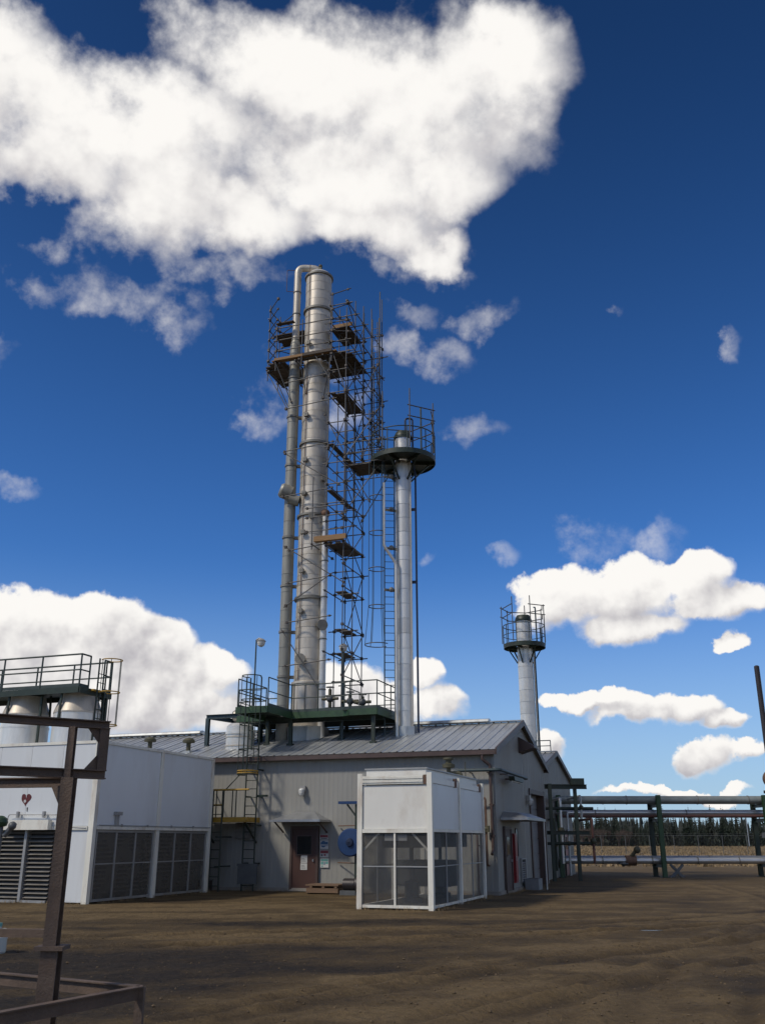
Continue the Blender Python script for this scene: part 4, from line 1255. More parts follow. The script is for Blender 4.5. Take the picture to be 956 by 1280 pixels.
# ------------------------------------------------------------------ slim columns with round platforms
def slim_column(label, cx, cy, r, z0, zd, prad, up):
    t = thing('slim_column', label, 'column', (cx, cy, z0), 'slim white columns')
    zt = zd + 1.15
    z = z0 - 0.4; i = 0
    me = MB().lathe((0, 0, 0), [(r - 0.014, 0), (r - 0.014, 0.024), (r, 0.025), (r, 0.62)], 32).data('shell_section', 'cladding_bright')
    while z < zt - 0.3:
        o = bpy.data.objects.new('shell_section', me); col.objects.link(o); o.parent = t
        o.location = Vector((cx, cy, z)) - BASE[t.name]; o.rotation_euler = (0, 0, i * 0.9)
        z += 0.62; i += 1
    MB().lathe((cx, cy, z), [(r, 0), (r + 0.05, 0.01), (r + 0.05, 0.10), (r + 0.02, 0.20), (r - 0.05, 0.34), (0.02, 0.38)], 28).build('head', 'dark_green', t)
    n = 20
    poly = [(cx + prad * math.cos(2 * math.pi * k / n), cy + prad * math.sin(2 * math.pi * k / n)) for k in range(n)]
    d = MB()
    inner = [(cx + (r + 0.05) * math.cos(2 * math.pi * k / n), cy + (r + 0.05) * math.sin(2 * math.pi * k / n)) for k in range(n)]
    for k in range(n):
        j = (k + 1) % n
        d.prism([inner[k], poly[k], poly[j], inner[j]], zd - 0.05, zd)
    dk = d.build('deck', 'dark_green', t)
    MB().lathe((cx, cy, zd), [(prad, -0.15), (prad + 0.012, -0.15), (prad + 0.012, 0.07), (prad, 0.07)], 40).build('edge_plate', 'dark_green', dk)
    for k in range(6):
        a = R(60 * k + 20)
        ca, sa = math.cos(a), math.sin(a)
        MB().beam((cx + r * ca, cy + r * sa, zd - 0.12), (cx + prad * 0.98 * ca, cy + prad * 0.98 * sa, zd - 0.12), 0.06, 0.13).build('deck_beam', 'dark_green', dk)
        MB().beam((cx + r * ca, cy + r * sa, zd - 0.95), (cx + prad * 0.8 * ca, cy + prad * 0.8 * sa, zd - 0.18), 0.06, 0.06).build('knee_brace', 'dark_green', dk)
    for zz, rr in ((1.07, 0.024), (0.55, 0.019)):
        MB().ring((cx, cy, zd + zz), prad, rr, 40, 6).build('hand_rail', 'rail_green', t)
    for k in range(10):
        a = R(36 * k + 8)
        rod('rail_post', (cx + prad * math.cos(a), cy + prad * math.sin(a), zd), (cx + prad * math.cos(a), cy + prad * math.sin(a), zd + 1.07), 0.024, 'rail_green', t)
    # scaffold tubes clamped to the platform rail
    for k in range(7):
        a = R(52 * k - 60)
        q = (prad + 0.07)
        x, y = cx + q * math.cos(a), cy + q * math.sin(a)
        rod('scaffold_standard', (x, y, zd + 0.1), (x, y, zd + up + (0.35 if k % 3 == 0 else 0)), 0.026, 'scaffold_steel', t)
        b = R(52 * (k + 1) - 60)
        if k < 6:
            for zz in (1.55, 2.05):
                if zz < up: rod('scaffold_ledger', (x - 0.1 * math.cos(b), y - 0.1 * math.sin(b), zd + zz), (cx + q * 1.06 * math.cos(b), cy + q * 1.06 * math.sin(b), zd + zz + 0.03), 0.026, 'scaffold_steel', t)
    # davit and goose neck
    dv = Vector((cx + 0.75 * prad * 0.9, cy - 0.35, zd))
    MB().path(bend([dv, dv + Vector((0, 0, up * 0.92)), dv + Vector((-0.15, 0.45, up * 0.92 + 0.12))], 0.12), 0.04, 8).build('davit', 'teal_steel', t)
    return t


CX2, CY2, CR2 = -4.25, 3.2, 0.345
c2 = slim_column('taller slim white column with round platform beside the main column', CX2, CY2, CR2, zr(CY2), 17.25, 1.40, 2.45)
# access ladder, cage and silver pipe on its left
lx = around(CX2, CY2, 0.62, 0.25, 0)
ladder(c2, lx.x, lx.y, zr(lx.y), 18.3, 0.42, (LEFT.x, LEFT.y), 'teal_steel')
cage(c2, around(CX2, CY2, 0.80, 0.3, 0).x, around(CX2, CY2, 0.80, 0.3, 0).y, (LEFT.x, LEFT.y), 9.1, 17.0, 'teal_steel', 'scaffold_steel', 0.36, 1.65, 5, 0.14)
for zz in (11.4, 13.2, 14.9, 16.4):
    MB().beam(around(CX2, CY2, 0.3, 0.1, zz), around(CX2, CY2, 0.85, 0.28, zz), 0.06, 0.1).ball(around(CX2, CY2, 0.55, 0.3, zz), 0.11, 10, 6).build('ladder_bracket', 'cladding_band', c2)
MB().path(bend([around(CX2, CY2, 0.36, 0.38, zr(CY2) - 0.6), around(CX2, CY2, 0.36, 0.38, 12.5), around(CX2, CY2, 0.88, 0.55, 13.2), around(CX2, CY2, 0.88, 0.55, 16.0)], 0.15), 0.062, 12).build('side_pipe', 'cladding_bright', c2)
MB().path([around(CX2, CY2, -0.28, 0.3, zr(CY2) - 0.5), around(CX2, CY2, -0.28, 0.3, 17.3)], 0.03, 8).build('conduit', 'cladding', c2)
MB().path(bend([around(CX2, CY2, -0.1, 0.1, 18.55), around(CX2, CY2, -0.1, 0.1, 19.25), around(CX2, CY2, -0.42, 0.1, 19.25), around(CX2, CY2, -0.42, 0.1, 17.15), around(CX2, CY2, -0.52, 0.1, 16.6), around(CX2, CY2, -0.52, 0.1, zr(CY2) - 0.4)], 0.12), 0.042, 10).build('relief_pipe', 'blue_dark', c2)
for zz in (11.8, 15.0): MB().beam(around(CX2, CY2, -0.3, 0.05, zz), around(CX2, CY2, -0.52, 0.1, zz), 0.05, 0.12).build('pipe_bracket', 'blue_dark', c2)

C3X, C3Y = -1.95, 16.9
c3 = slim_column('shorter slim white column with round platform behind the gable roof', C3X, C3Y, 0.40, 5.2, 11.55, 1.10, 2.15)
MB().path([around(C3X, C3Y, -0.42, 0.2, 4.6), around(C3X, C3Y, -0.42, 0.2, 11.3)], 0.04, 8).build('conduit', 'cladding', c3)
MB().path([around(C3X, C3Y, -0.52, 0.1, 4.6), around(C3X, C3Y, -0.52, 0.1, 11.3)], 0.035, 8).build('relief_pipe', 'teal_steel', c3)
t = thing('roof_guard_rail', 'small dark pipe stub rail on the rear building ridge beside the short column', 'rail', (-1.4, 16.2, 5.9))
railing(t, [(-1.5, 16.2), (-0.75, 16.2)], 5.93, 'teal_steel', 0.55, toe=False, posts=0.6)

# ------------------------------------------------------------------ green access platform over the roof
ZD = 6.45
pf = thing('access_platform', 'green steel access platform with handrails round the foot of the main column', 'platform', (-8.0, 2.5, ZD))
outline = [(-11.0, 1.9), (-9.75, 1.9), (-9.75, -0.55), (-8.42, -0.55), (-8.42, 1.55), (-6.2, 1.55), (-5.9, 1.35), (-4.75, 1.35), (-4.75, 4.7), (-11.0, 4.7)]
# deck of grating panels
for (x0, x1, y0, y1) in ((-11.0, -9.75, 1.9, 4.7), (-9.74, -8.42, -0.55, 2.2), (-9.74, -9.35, 2.21, 4.7), (-9.34, -7.4, 4.05, 4.7), (-8.41, -6.2, 1.55, 2.2), (-7.55, -6.2, 2.21, 4.04), (-7.39, -6.2, 4.05, 4.7), (-6.19, -5.2, 1.35, 4.7), (-5.19, -4.75, 1.35, 4.7)):
    slab('grating', x0, x1, y0, y1, ZD - 0.04, ZD, 'dark_green', pf)
for i in range(len(outline)):
    a, b = outline[i], outline[(i + 1) % len(outline)]
    MB().beam((*a, ZD - 0.12), (*b, ZD - 0.12), 0.06, 0.24).build('edge_channel', 'green_paint', pf)
for y in (2.2, 4.0): MB().ibeam((-11.0, y, ZD - 0.20), (-4.8, y, ZD - 0.20), 0.12, 0.26).build('floor_beam', 'dark_green', pf)
for (x, y) in ((-10.8, 2.1), (-10.8, 4.5), (-9.6, 1.9), (-6.7, 2.6), (-5.0, 1.6), (-5.0, 4.5), (-8.5, 1.7), (-7.2, 4.4)):
    MB().beam((x, y, zr(y) - 0.1), (x, y, ZD - 0.24), 0.13, 0.13).build('leg', 'dark_green', pf)
    MB().box(x - 0.12, x + 0.12, y - 0.12, y + 0.12, zr(y) - 0.02, zr(y) + 0.06).build('base_plate', 'dark_green', pf)
railing(pf, [(-10.98, 4.65), (-10.98, 1.95), (-9.75, 1.95)], ZD)
railing(pf, [(-9.72, 1.9), (-9.72, -0.5)], ZD)
railing(pf, [(-8.45, -0.5), (-8.45, 1.6), (-6.2, 1.6), (-5.9, 1.4), (-4.78, 1.4), (-4.78, 4.65), (-10.98, 4.65)], ZD)
railing(pf, [(-6.6, 2.6), (-6.6, 4.3)], ZD, toe=False)
# pump and valve gear standing on it
for k, (x, y, hh) in enumerate(((-7.1, 2.3, 0.95), (-6.2, 2.2, 0.7), (-5.6, 2.0, 0.55))):
    t = thing('valve_station', ('dark valve assembly on the green platform right against the column foot', 'dark valve assembly on the green platform under the scaffold stairs', 'low dark valve assembly on the green platform near its right end')[k], 'valve', (x, y, ZD), 'valve gear on the platform')
    MB().tube((x, y, ZD), (x, y, ZD + hh), 0.07, 10).tube((x - 0.35, y, ZD + hh * 0.6), (x + 0.35, y, ZD + hh * 0.6), 0.06, 10).build('pipe_run', 'valve_olive', t)
    MB().ball((x, y, ZD + hh * 0.6), 0.15, 12, 8).build('body', 'machine_grey', t)
    MB().ring((x, y, ZD + hh + 0.08), 0.16, 0.016, 18, 6).box(x - 0.15, x + 0.15, y - 0.012, y + 0.012, ZD + hh + 0.07, ZD + hh + 0.09).box(x - 0.02, x + 0.02, y - 0.02, y + 0.02, ZD + hh, ZD + hh + 0.08).build('hand_wheel', 'machine_grey', t)

# yard lamps on poles
for k, (x, y, zb, zt, lab) in enumerate(((-9.85, 1.05, zr(1.05), 9.35, 'pole lamp rising from the left end of the green platform'), (-6.62, 2.45, zr(2.45), 9.2, 'pole lamp in front of the scaffold bay on the green platform'))):
    t = thing('pole_lamp', lab, 'lamp', (x, y, zb), 'pole lamps over the platform')
    MB().tube((x, y, zb - 0.05), (x, y, zt), 0.035 if k == 0 else 0.05, 10, 0.03).build('pole', 'rail_green' if k == 0 else 'teal_steel', t)
    dx = 0.22 if k == 0 else 0.0
    MB().path([(x, y, zt), (x + dx * 0.5, y, zt + 0.06), (x + dx, y, zt + 0.02)] if dx else [(x, y, zt), (x, y, zt + 0.05)], 0.03, 8).build('arm', 'lamp_grey', t)
    MB().lathe((x + dx, y, zt - 0.30), [(0.05, 0), (0.13, 0.05), (0.16, 0.14), (0.17, 0.22), (0.12, 0.28), (0.04, 0.34)], 16).build('lantern', 'lamp_glass', t)
    MB().lathe((x + dx, y, zt - 0.08), [(0.19, 0), (0.19, 0.02), (0.10, 0.10), (0.02, 0.12)], 16).build('hood', 'lamp_grey', t)

# exchanger, flash drum and goal post frame on the left of the platform
t = thing('horizontal_exchanger', 'horizontal silver exchanger shell with round end left of the green platform', 'vessel', (-11.0, 2.6, 6.2))
MB().tube((-11.45, 2.55, 6.56), (-9.95, 2.75, 6.56), 0.235, 24).build('shell', 'cladding', t)
MB().tube((-11.52, 2.54, 6.56), (-11.45, 2.55, 6.56), 0.19, 24, 0.235).build('channel_cover', 'cladding_band', t)
for x in (-11.2, -10.3): MB().box(x - 0.05, x + 0.05, 2.48, 2.78, zr(2.5) - 0.1, 6.36).build('saddle', 'dark_green', t)
t = thing('flash_drum', 'squat pale silver drum on the roof below the horizontal exchanger', 'vessel', (-10.7, 2.1, 5.2))
MB().lathe((-10.75, 1.75, 5.05), [(0.56, 0.0), (0.56, 0.62), (0.60, 0.63), (0.60, 0.72), (0.54, 0.73), (0.54, 0.95), (0.42, 1.06), (0.02, 1.10)], 30).build('shell', 'cladding_bright', t)
for zz in (5.2, 5.55): MB().lathe((-10.75, 1.75, zz), [(0.56, 0), (0.585, 0.005), (0.585, 0.05), (0.56, 0.055)], 30).build('band', 'cladding', t)
t = thing('roof_frame', 'dark teal goal post steel frame on the roof left of the drum', 'frame', (-12.3, 2.6, zr(2.2)))
for (x, y) in ((-12.45, 2.1), (-12.1, 3.7)):
    MB().ibeam((x, y, zr(y) - 0.05), (x, y, 6.42), 0.15, 0.15).build('leg', 'teal_steel', t)
MB().ibeam((-12.53, 2.1, 6.50), (-10.9, 2.1, 6.50), 0.15, 0.16).build('beam', 'teal_steel', t)
MB().ibeam((-12.45, 2.18, 6.50), (-12.1, 3.8, 6.50), 0.15, 0.16).build('beam', 'teal_steel', t)
MB().ibeam((-12.1, 3.7, 6.50), (-10.9, 3.7, 6.50), 0.15, 0.16).build('beam', 'teal_steel', t)

# ------------------------------------------------------------------ scaffolding
sc = thing('tower_scaffold', 'tube scaffolding with plank decks climbing the right side and top of the main column', 'scaffold', (-6.9, 3.3, ZD))
knots = MB()
rs = random.Random(4)
TUBE = 0.0245


def knot(p):
    p = Vector(p)
    s = rs.uniform(0.035, 0.055)
    knots.box(p.x - s, p.x + s, p.y - s, p.y + s, p.z - s, p.z + s)


def std(x, y, z0, z1):
    rod('standard', (x, y, z0), (x, y, z1), TUBE, 'scaffold_steel', sc)


def led(p, q, over=0.18, jit=0.05):
    p, q = Vector(p), Vector(q); d = (q - p).normalized()
    j = Vector((0, 0, rs.uniform(-jit, jit)))
    knot(p + j); knot(q + j)
    rod('ledger', p - d * rs.uniform(0.05, over) + j, q + d * rs.uniform(0.05, over) + j, TUBE, 'scaffold_steel', sc)


def brc(p, q):
    p, q = Vector(p), Vector(q)
    knot(p); knot(q)
    d = (q - p).normalized() * 0.12
    rod('brace', p - d, q + d, TUBE * 0.9, 'scaffold_steel', sc)


def planks(x0, x1, y0, y1, z, along='y', fresh=False):
    w = 0.235
    if along == 'y':
        n = max(1, int((x1 - x0) / w))
        for i in range(n):
            e = rs.uniform(-0.08, 0.1)
            slab('plank', x0 + i * w, x0 + i * w + w - 0.012, y0 + e, y1 + rs.uniform(-0.1, 0.08), z, z + 0.04 + rs.uniform(0, 0.008), 'plank_wood', sc)
    else:
        n = max(1, int((y1 - y0) / w))
        for i in range(n):
            slab('plank', x0 + rs.uniform(-0.08, 0.1), x1 + rs.uniform(-0.1, 0.08), y0 + i * w, y0 + i * w + w - 0.012, z, z + 0.04 + rs.uniform(0, 0.008), 'plank_fresh' if fresh and i == 0 else 'plank_wood', sc)


XA, XB = -7.42, -6.62
YS = (2.3, 3.4, 4.55)
for y in YS:
    std(XB, y, ZD, 25.9 if y > 3 else 24.9)
    std(XA, y, ZD if y > 3 else 13.4, 25.6)
for y in YS[1:]: std(0.5 * (XA + XB), y, 15.4, 21.5)
LV = [7.9, 9.0, 10.0, 11.6, 12.6, 13.55, 14.6, 15.4, 16.25, 17.2, 18.0, 19.2, 20.6, 21.8, 23.2, 24.3, 25.2]
for k, z in enumerate(LV):
    for y in YS[(0 if z > 13 else 1):]: led((XA, y, z), (XB, y, z), 0.3)
    led((XB, YS[0], z + 0.05), (XB, YS[2], z + 0.05))
    if k % 2 or z > 15: led((XA, YS[0], z - 0.05), (XA, YS[2], z - 0.05))
for k in range(len(LV) - 2):
    z, z2 = LV[k], LV[k + 2]
    if k % 2 == 0:
        brc((XB + 0.05, YS[0], z), (XB + 0.05, YS[2], z2)) if k % 4 == 0 else brc((XB + 0.05, YS[2], z), (XB + 0.05, YS[0], z2))
        brc((XA, YS[2] + 0.06, z), (XB, YS[2] + 0.06, z2)) if k % 4 else brc((XB, YS[2] + 0.06, z), (XA, YS[2] + 0.06, z2))
    if z > 15 and k % 3 == 0: brc((XA, YS[0] - 0.06, z), (XB, YS[0] - 0.06, z2)) if k % 2 else brc((XB, YS[0] - 0.06, z), (XA, YS[0] - 0.06, z2))
for z in (8.98, 10.0, 11.63): planks(XA + 0.05, XA + 0.60, YS[1] - 0.1, YS[2] + 0.05, z + 0.04)
for z in (15.85, 18.05): planks(XA + 0.05, XA + 0.34, YS[0] - 0.1, YS[2] + 0.1, z + 0.04)
planks(XA + 0.02, XB - 0.02, YS[0] + 0.15, YS[2] + 0.2, 20.65)
planks(-7.72, XB, YS[1] - 0.35, YS[2] + 0.1, 24.35)
# deck round the front of the column foot pipe, with the fresh edge board
planks(-7.95, -6.55, 2.05, 2.5, 13.62, 'x', True)
planks(-7.55, XB + 0.1, 2.55, 4.6, 13.60)
slab('edge_board', -7.85, -6.4, 1.98, 2.03, 13.60, 13.82, 'plank_fresh', sc)
std(-8.0, 2.12, 13.3, 16.6)
for z in (14.15, 14.75, 15.2): led((-8.25, 2.12, z), (XB, 2.12, z + 0.02), 0.25)
led((-8.0, 2.12, 13.5), (-8.0, 4.4, 13.5))
# long ledgers and braces across the face of the column
for z in (8.6, 10.35, 12.05, 13.5, 16.1, 18.2, 20.35, 21.7):
    led((-9.55 if z > 15 else -9.15, 2.36, z - 0.1), (XA + 0.2, 2.36, z + 0.05), 0.14)
for a, b in (((-9.2, 2.32, 11.0), (-7.2, 2.32, 12.2)), ((-9.3, 2.32, 13.6), (-6.6, 2.32, 11.8)), ((-9.5, 2.32, 18.0), (-6.9, 2.32, 16.2)), ((-9.3, 2.32, 9.9), (-7.7, 2.32, 7.6)), ((-7.6, 2.3, 19.6), (XB, 2.3, 17.6))): brc(a, b)
# working platform high on the column
ZU = 22.70
DP = [(-10.15, 2.15), (-7.25, 2.15), (-6.5, 2.7), (-6.5, 4.75), (-10.4, 4.75), (-10.95, 4.2), (-10.95, 2.85)]
y = 2.17
k = 0
while y < 4.7:
    yc = y + 0.11
    x0 = -10.95 if yc > 2.85 else -10.15 - 0.8 * (yc - 2.15) / 0.7
    x1 = -6.5 if yc > 2.7 else -7.25 + 0.75 * (yc - 2.15) / 0.55
    hole = 0.72 ** 2 - (yc - TY) ** 2
    spans = [(x0, x1)]
    if hole > 0:
        hw = math.sqrt(hole); spans = [(x0, vp.x - 0.32), (vp.x + 0.32, TX - hw)] if abs(yc - vp.y) < 0.4 else [(x0, TX - hw)]
        spans.append((TX + hw, x1))
    elif abs(yc - vp.y) < 0.4:
        spans = [(x0, vp.x - 0.32), (vp.x + 0.32, x1)]
    for a, b in spans:
        if b - a > 0.15: slab('plank', a, b, y, y + 0.223, ZU, ZU + 0.045 + 0.01 * (k % 2), 'plank_fresh' if k == 0 else 'plank_wood', sc)
    y += 0.235; k += 1
slab('edge_board', -10.15, -8.7, 2.10, 2.145, ZU - 0.02, ZU + 0.10, 'plank_fresh', sc)
slab('edge_board', -8.68, -7.25, 2.10, 2.145, ZU - 0.02, ZU + 0.12, 'plank_wood', sc)
for y in (2.3, 2.9, 3.9, 4.6): led((-10.8 if y > 2.7 else -10.1, y, ZU - 0.06), (-6.5, y, ZU - 0.06), 0.3, 0.01)
for x in (-10.7, -9.9, -9.1, -7.7, -6.9): led((x, 2.3 if x > -10.2 else 2.9, ZU - 0.13), (x, 4.65, ZU - 0.13), 0.25, 0.01)
for (x, y) in ((-10.9, 3.0), (-10.9, 4.1), (-10.1, 2.2), (-10.4, 4.7), (-8.75, 2.12), (-7.3, 2.2)):
    std(x, y, ZU - 0.5, ZU + (3.6 if x < -10.3 else 1.9 if x < -8 else 3.1))
for p, q in (((-10.9, 3.0), (-10.9, 4.1)), ((-10.1, 2.2), (-10.9, 3.0)), ((-10.9, 4.1), (-10.4, 4.7))):
    for z in (0.55, 1.1, 1.65, 2.2, 2.75, 3.3): led((*p, ZU + z), (*q, ZU + z), 0.2)
for z in (0.55, 1.1, 1.7):
    led((-10.1, 2.2, ZU + z), (-7.3, 2.2, ZU + z), 0.25)
    led((-7.3, 2.2, ZU + z), (XB, 2.5, ZU + z), 0.2)
    led((-10.4, 4.7, ZU + z), (XB, 4.7, ZU + z), 0.2)
for z in (2.5, 3.2): led((-10.9, 4.1, ZU + z), (vp.x, vp.y + 0.3, ZU + z), 0.1); led((-7.3, 2.2, ZU + z - 0.25), (XB, 2.4, ZU + z), 0.2)
for p, q in (((-10.9, 3.0, ZU - 0.1), (vp.x - 0.25, vp.y, ZU - 2.3)), ((-10.9, 4.1, ZU - 0.1), (vp.x - 0.25, vp.y + 0.1, ZU - 2.2)), ((-10.1, 2.2, ZU - 0.1), (vp.x, vp.y - 0.27, ZU - 2.0)), ((-7.3, 2.2, ZU - 0.1), (-7.95, 2.9, ZU - 1.9)), ((-8.9, 2.2, ZU - 0.1), (-8.75, 2.7, ZU - 1.6)), ((-8.2, 2.2, ZU + 0.1), (-7.4, 2.2, ZU - 1.3))): brc(p, q)
planks(-10.8, -9.25, 3.3, 4.5, ZU + 2.05, 'x')
planks(-10.2, -9.25, 2.3, 2.6, ZU + 2.05, 'x')
led((-10.9, 3.4, ZU + 2.0), (-9.0, 3.4, ZU + 2.0)); led((-10.9, 4.4, ZU + 2.0), (-9.0, 4.4, ZU + 2.0))
slab('edge_board', -7.6, XB, 3.0, 3.05, 24.38, 24.56, 'plank_fresh', sc)
# ladder bay on the far right, down to the slim column platform
XC, XD = -6.25, -5.72
for (x, y, z0, z1) in ((XC, 3.5, 17.3, 25.6), (XC, 4.6, 17.3, 26.1), (XD, 3.5, 17.3, 23.0), (XD, 4.6, 17.3, 26.5), (XC + 0.3, 4.6, 17.3, 25.3), (XD - 0.12, 4.66, 19.0, 27.0)): std(x, y, z0, z1)
for k, z in enumerate([17.6 + 1.15 * i for i in range(7)]):
    led((XB, 4.6, z), (XD, 4.6, z), 0.35); led((XC, 3.5, z + 0.1), (XC, 4.6, z + 0.1), 0.25)
    if z < 23:
        led((XD, 3.5, z + 0.05), (XD, 4.6, z + 0.05), 0.35)
        led((XB, 3.5, z + 0.05), (XD, 3.5, z + 0.05), 0.25)
for k in range(0, 5, 2):
    z = 17.8 + 1.5 * k
    brc((XB, 4.66, z), (XD, 4.66, z + 1.5)) if k % 2 else brc((XD, 4.66, z), (XB, 4.66, z + 1.5))
    if z < 21: brc((XC, 3.44, z), (XD + 0.2, 3.44, z + 1.5)); brc((XD + 0.05, 3.5, z + 1.4), (XD + 0.05, 4.6, z))
ladder(sc, -5.98, 4.45, 17.3, 25.4, 0.34, (1, 0), 'scaffold_steel', 0.32)
# bridge to the slim column
planks(XB - 0.1, -5.2, 2.9, 4.4, 17.28, 'x')
for y in (2.85, 4.45):
    led((XB, y, 17.2), (-5.0, y, 17.2), 0.3)
    for z in (0.55, 1.05): led((XB, y, 17.3 + z), (-5.2, y, 17.3 + z), 0.3)
for a, b in (((XB, 2.85, 17.2), (-5.7, 2.9, 15.5)), ((-5.2, 2.85, 17.15), (XB, 2.5, 15.0)), ((-5.3, 4.4, 17.2), (XB, 4.5, 15.2)), ((XB, 2.3, 17.4), (-5.3, 2.7, 19.6))): brc(a, b)
knots.build('couplers', 'coupler_steel', sc, kind='stuff')

# ------------------------------------------------------------------ wall ladders of the process building
t = thing('caged_ladder', 'tall green ladder with yellow banded cage up the front wall to the platform', 'ladder', (-9.0, -0.45, 0))
ladder(t, -9.02, -0.42, -0.03, ZD + 1.1, 0.46, (1, 0), 'dark_green')
cage(t, -9.02, -0.46, (0, -1), 3.95, ZD + 1.1, 'dark_green', 'dark_green', 0.36, 0.9, 5)
for z in (4.0, 4.08): MB().ring((-9.02, -0.78, z), 0.37, 0.025, 20, 6, 130, 410).build('yellow_hoop', 'yellow_paint', t)
for z in (0.9, 2.2, 3.2, 4.15): MB().beam((-8.79, -0.42, z), (-8.79, 0.02, z), 0.05, 0.05).beam((-9.25, -0.42, z), (-9.25, 0.02, z), 0.05, 0.05).build('standoff', 'dark_green', t)
MB().box(-9.38, -8.62, -0.50, -0.46, 0.22, 0.86).box(-9.42, -8.58, -0.505, -0.455, 0.82, 0.90).build('climb_guard', 'machine_grey', t)
MB().beam((-8.79, -0.42, 3.22), (-8.35, -0.42, 3.22), 0.05, 0.07).build('stub_arm', 'dark_green', t)

t = thing('rest_platform', 'small ladder landing with yellow toe plates and railing on the front wall', 'platform', (-10.0, -0.5, 2.3))
slab('deck', -10.75, -8.85, -1.05, -0.05, 2.33, 2.37, 'dark_green', t)
for (x0, x1, y0, y1) in ((-10.75, -8.85, -1.09, -1.055), (-8.845, -8.81, -1.05, -0.05), (-10.79, -10.755, -1.05, -0.05)): slab('toe_plate', x0, x1, y0, y1, 2.30, 2.47, 'yellow_paint', t)
for x in (-10.74, -10.4, -10.1, -9.8, -9.45, -9.30): rod('rail_post', (x, -1.03, 2.37), (x, -1.03, 3.42), 0.022, 'dark_green', t)
rod('top_rail', (-10.77, -1.03, 3.42), (-8.8, -1.03, 3.42), 0.035, 'yellow_paint', t)
rod('mid_rail', (-10.77, -1.03, 2.9), (-9.8, -1.03, 2.9), 0.024, 'yellow_paint', t)
rod('top_rail', (-10.77, -1.03, 3.42), (-10.77, -0.05, 3.42), 0.024, 'dark_green', t)
for x in (-10.7, -8.95): MB().beam((x, -0.95, 2.31), (x, 0.02, 1.6), 0.05, 0.05).build('knee_brace', 'dark_green', t)
rod('tie_bar', (-9.75, -1.03, 3.42), (-9.28, -0.8, 4.0), 0.02, 'dark_green', t)
slab('kick_panel', -9.75, -9.15, -0.14, -0.1, 1.75, 2.30, 'louvre_grey', t)
t = thing('short_ladder', 'lower dark ladder from the ground to the yellow edged landing', 'ladder', (-9.95, -1.15, 0))
ladder(t, -9.98, -1.13, -0.03, 3.4, 0.38, (1, 0), 'dark_green')
for z in (0.8, 1.8): MB().beam((-9.98, -1.13, z), (-9.98, 0.02, z), 0.04, 0.04).build('standoff', 'dark_green', t)

# ------------------------------------------------------------------ big white cooler unit on the left
HX, HY0, HY1, HZ, HL = -10.0, -8.35, -1.55, 4.48, 8.6
ck = thing('large_cooler', 'large white cooler housing with grey screens, heart mark and two exhaust drums on top', 'cooler', (-13, -5, 0))
x0 = HX - HL
MB().box(x0, HX - 0.02, HY0 + 0.02, HY1 - 0.02, 2.06, HZ - 0.02).build('upper_casing', 'white_panel', ck)
MB().box(x0 + 0.4, HX - 0.55, HY0 + 0.6, HY1 - 0.4, 0.02, 2.05).build('inner_housing', 'dark_inside', ck)
# front face sheets and posts
for a, b in ((HX - 1.30, HX - 0.10), (HX - 2.45, HX - 1.31), (HX - 3.60, HX - 2.46), (HX - 4.75, HX - 3.61), (HX - 5.9, HX - 4.76), (HX - 7.2, HX - 5.91), (HX - HL, HX - 7.21)):
    slab('casing_sheet', a, b, HY0 - 0.005, HY0 + 0.019, 2.09, HZ - 0.06, 'white_panel', ck)
slab('solid_panel', HX - 1.30, HX - 0.10, HY0, HY0 + 0.03, 0.02, 2.05, 'white_panel', ck)
for a in (0.0,):
    MB().box(HX - 0.16, HX + 0.015, HY0 - 0.02, HY0 + 0.14, -0.03, HZ).build('corner_post', 'white_trim_sun_tint', ck)
for y in (-4.96,): MB().box(HX - 0.15, HX + 0.03, y - 0.09, y + 0.09, -0.03, HZ - 0.02).build('post', 'white_trim_sun_tint', ck)
MB().box(HX - 0.18, HX + 0.03, HY1 - 0.16, HY1 + 0.02, -0.03, HZ).build('corner_post', 'white_trim_sun_tint', ck)
MB().box(x0, HX - 0.165, HY0 - 0.03, HY0 + 0.10, HZ - 0.055, HZ + 0.03).build('top_rail', 'white_trim_sun_tint', ck)
MB().box(HX - 0.12, HX + 0.04, HY0 + 0.145, HY1 - 0.165, HZ - 0.06, HZ + 0.02).build('top_rail', 'white_trim_sun_tint', ck)
MB().box(x0, HX - 0.05, HY0 + 0.05, HY1 - 0.05, HZ - 0.018, HZ + 0.004).build('roof_plate', 'white_panel', ck)
for a, b in ((HY0 + 0.15, -5.06), (-4.86, HY1 - 0.17)):
    slab('casing_sheet', HX - 0.019, HX + 0.003, a, b, 2.09, HZ - 0.065, 'white_panel', ck)
MB().box(HX - 0.10, HX + 0.05, HY0 + 0.15, HY1 - 0.17, 1.99, 2.08).build('mid_rail', 'white_trim_sun_tint', ck)
MB().box(x0, HX - 0.17, HY0 - 0.05, HY0 + 0.10, 1.98, 2.075).build('mid_rail', 'white_trim_sun_tint', ck)
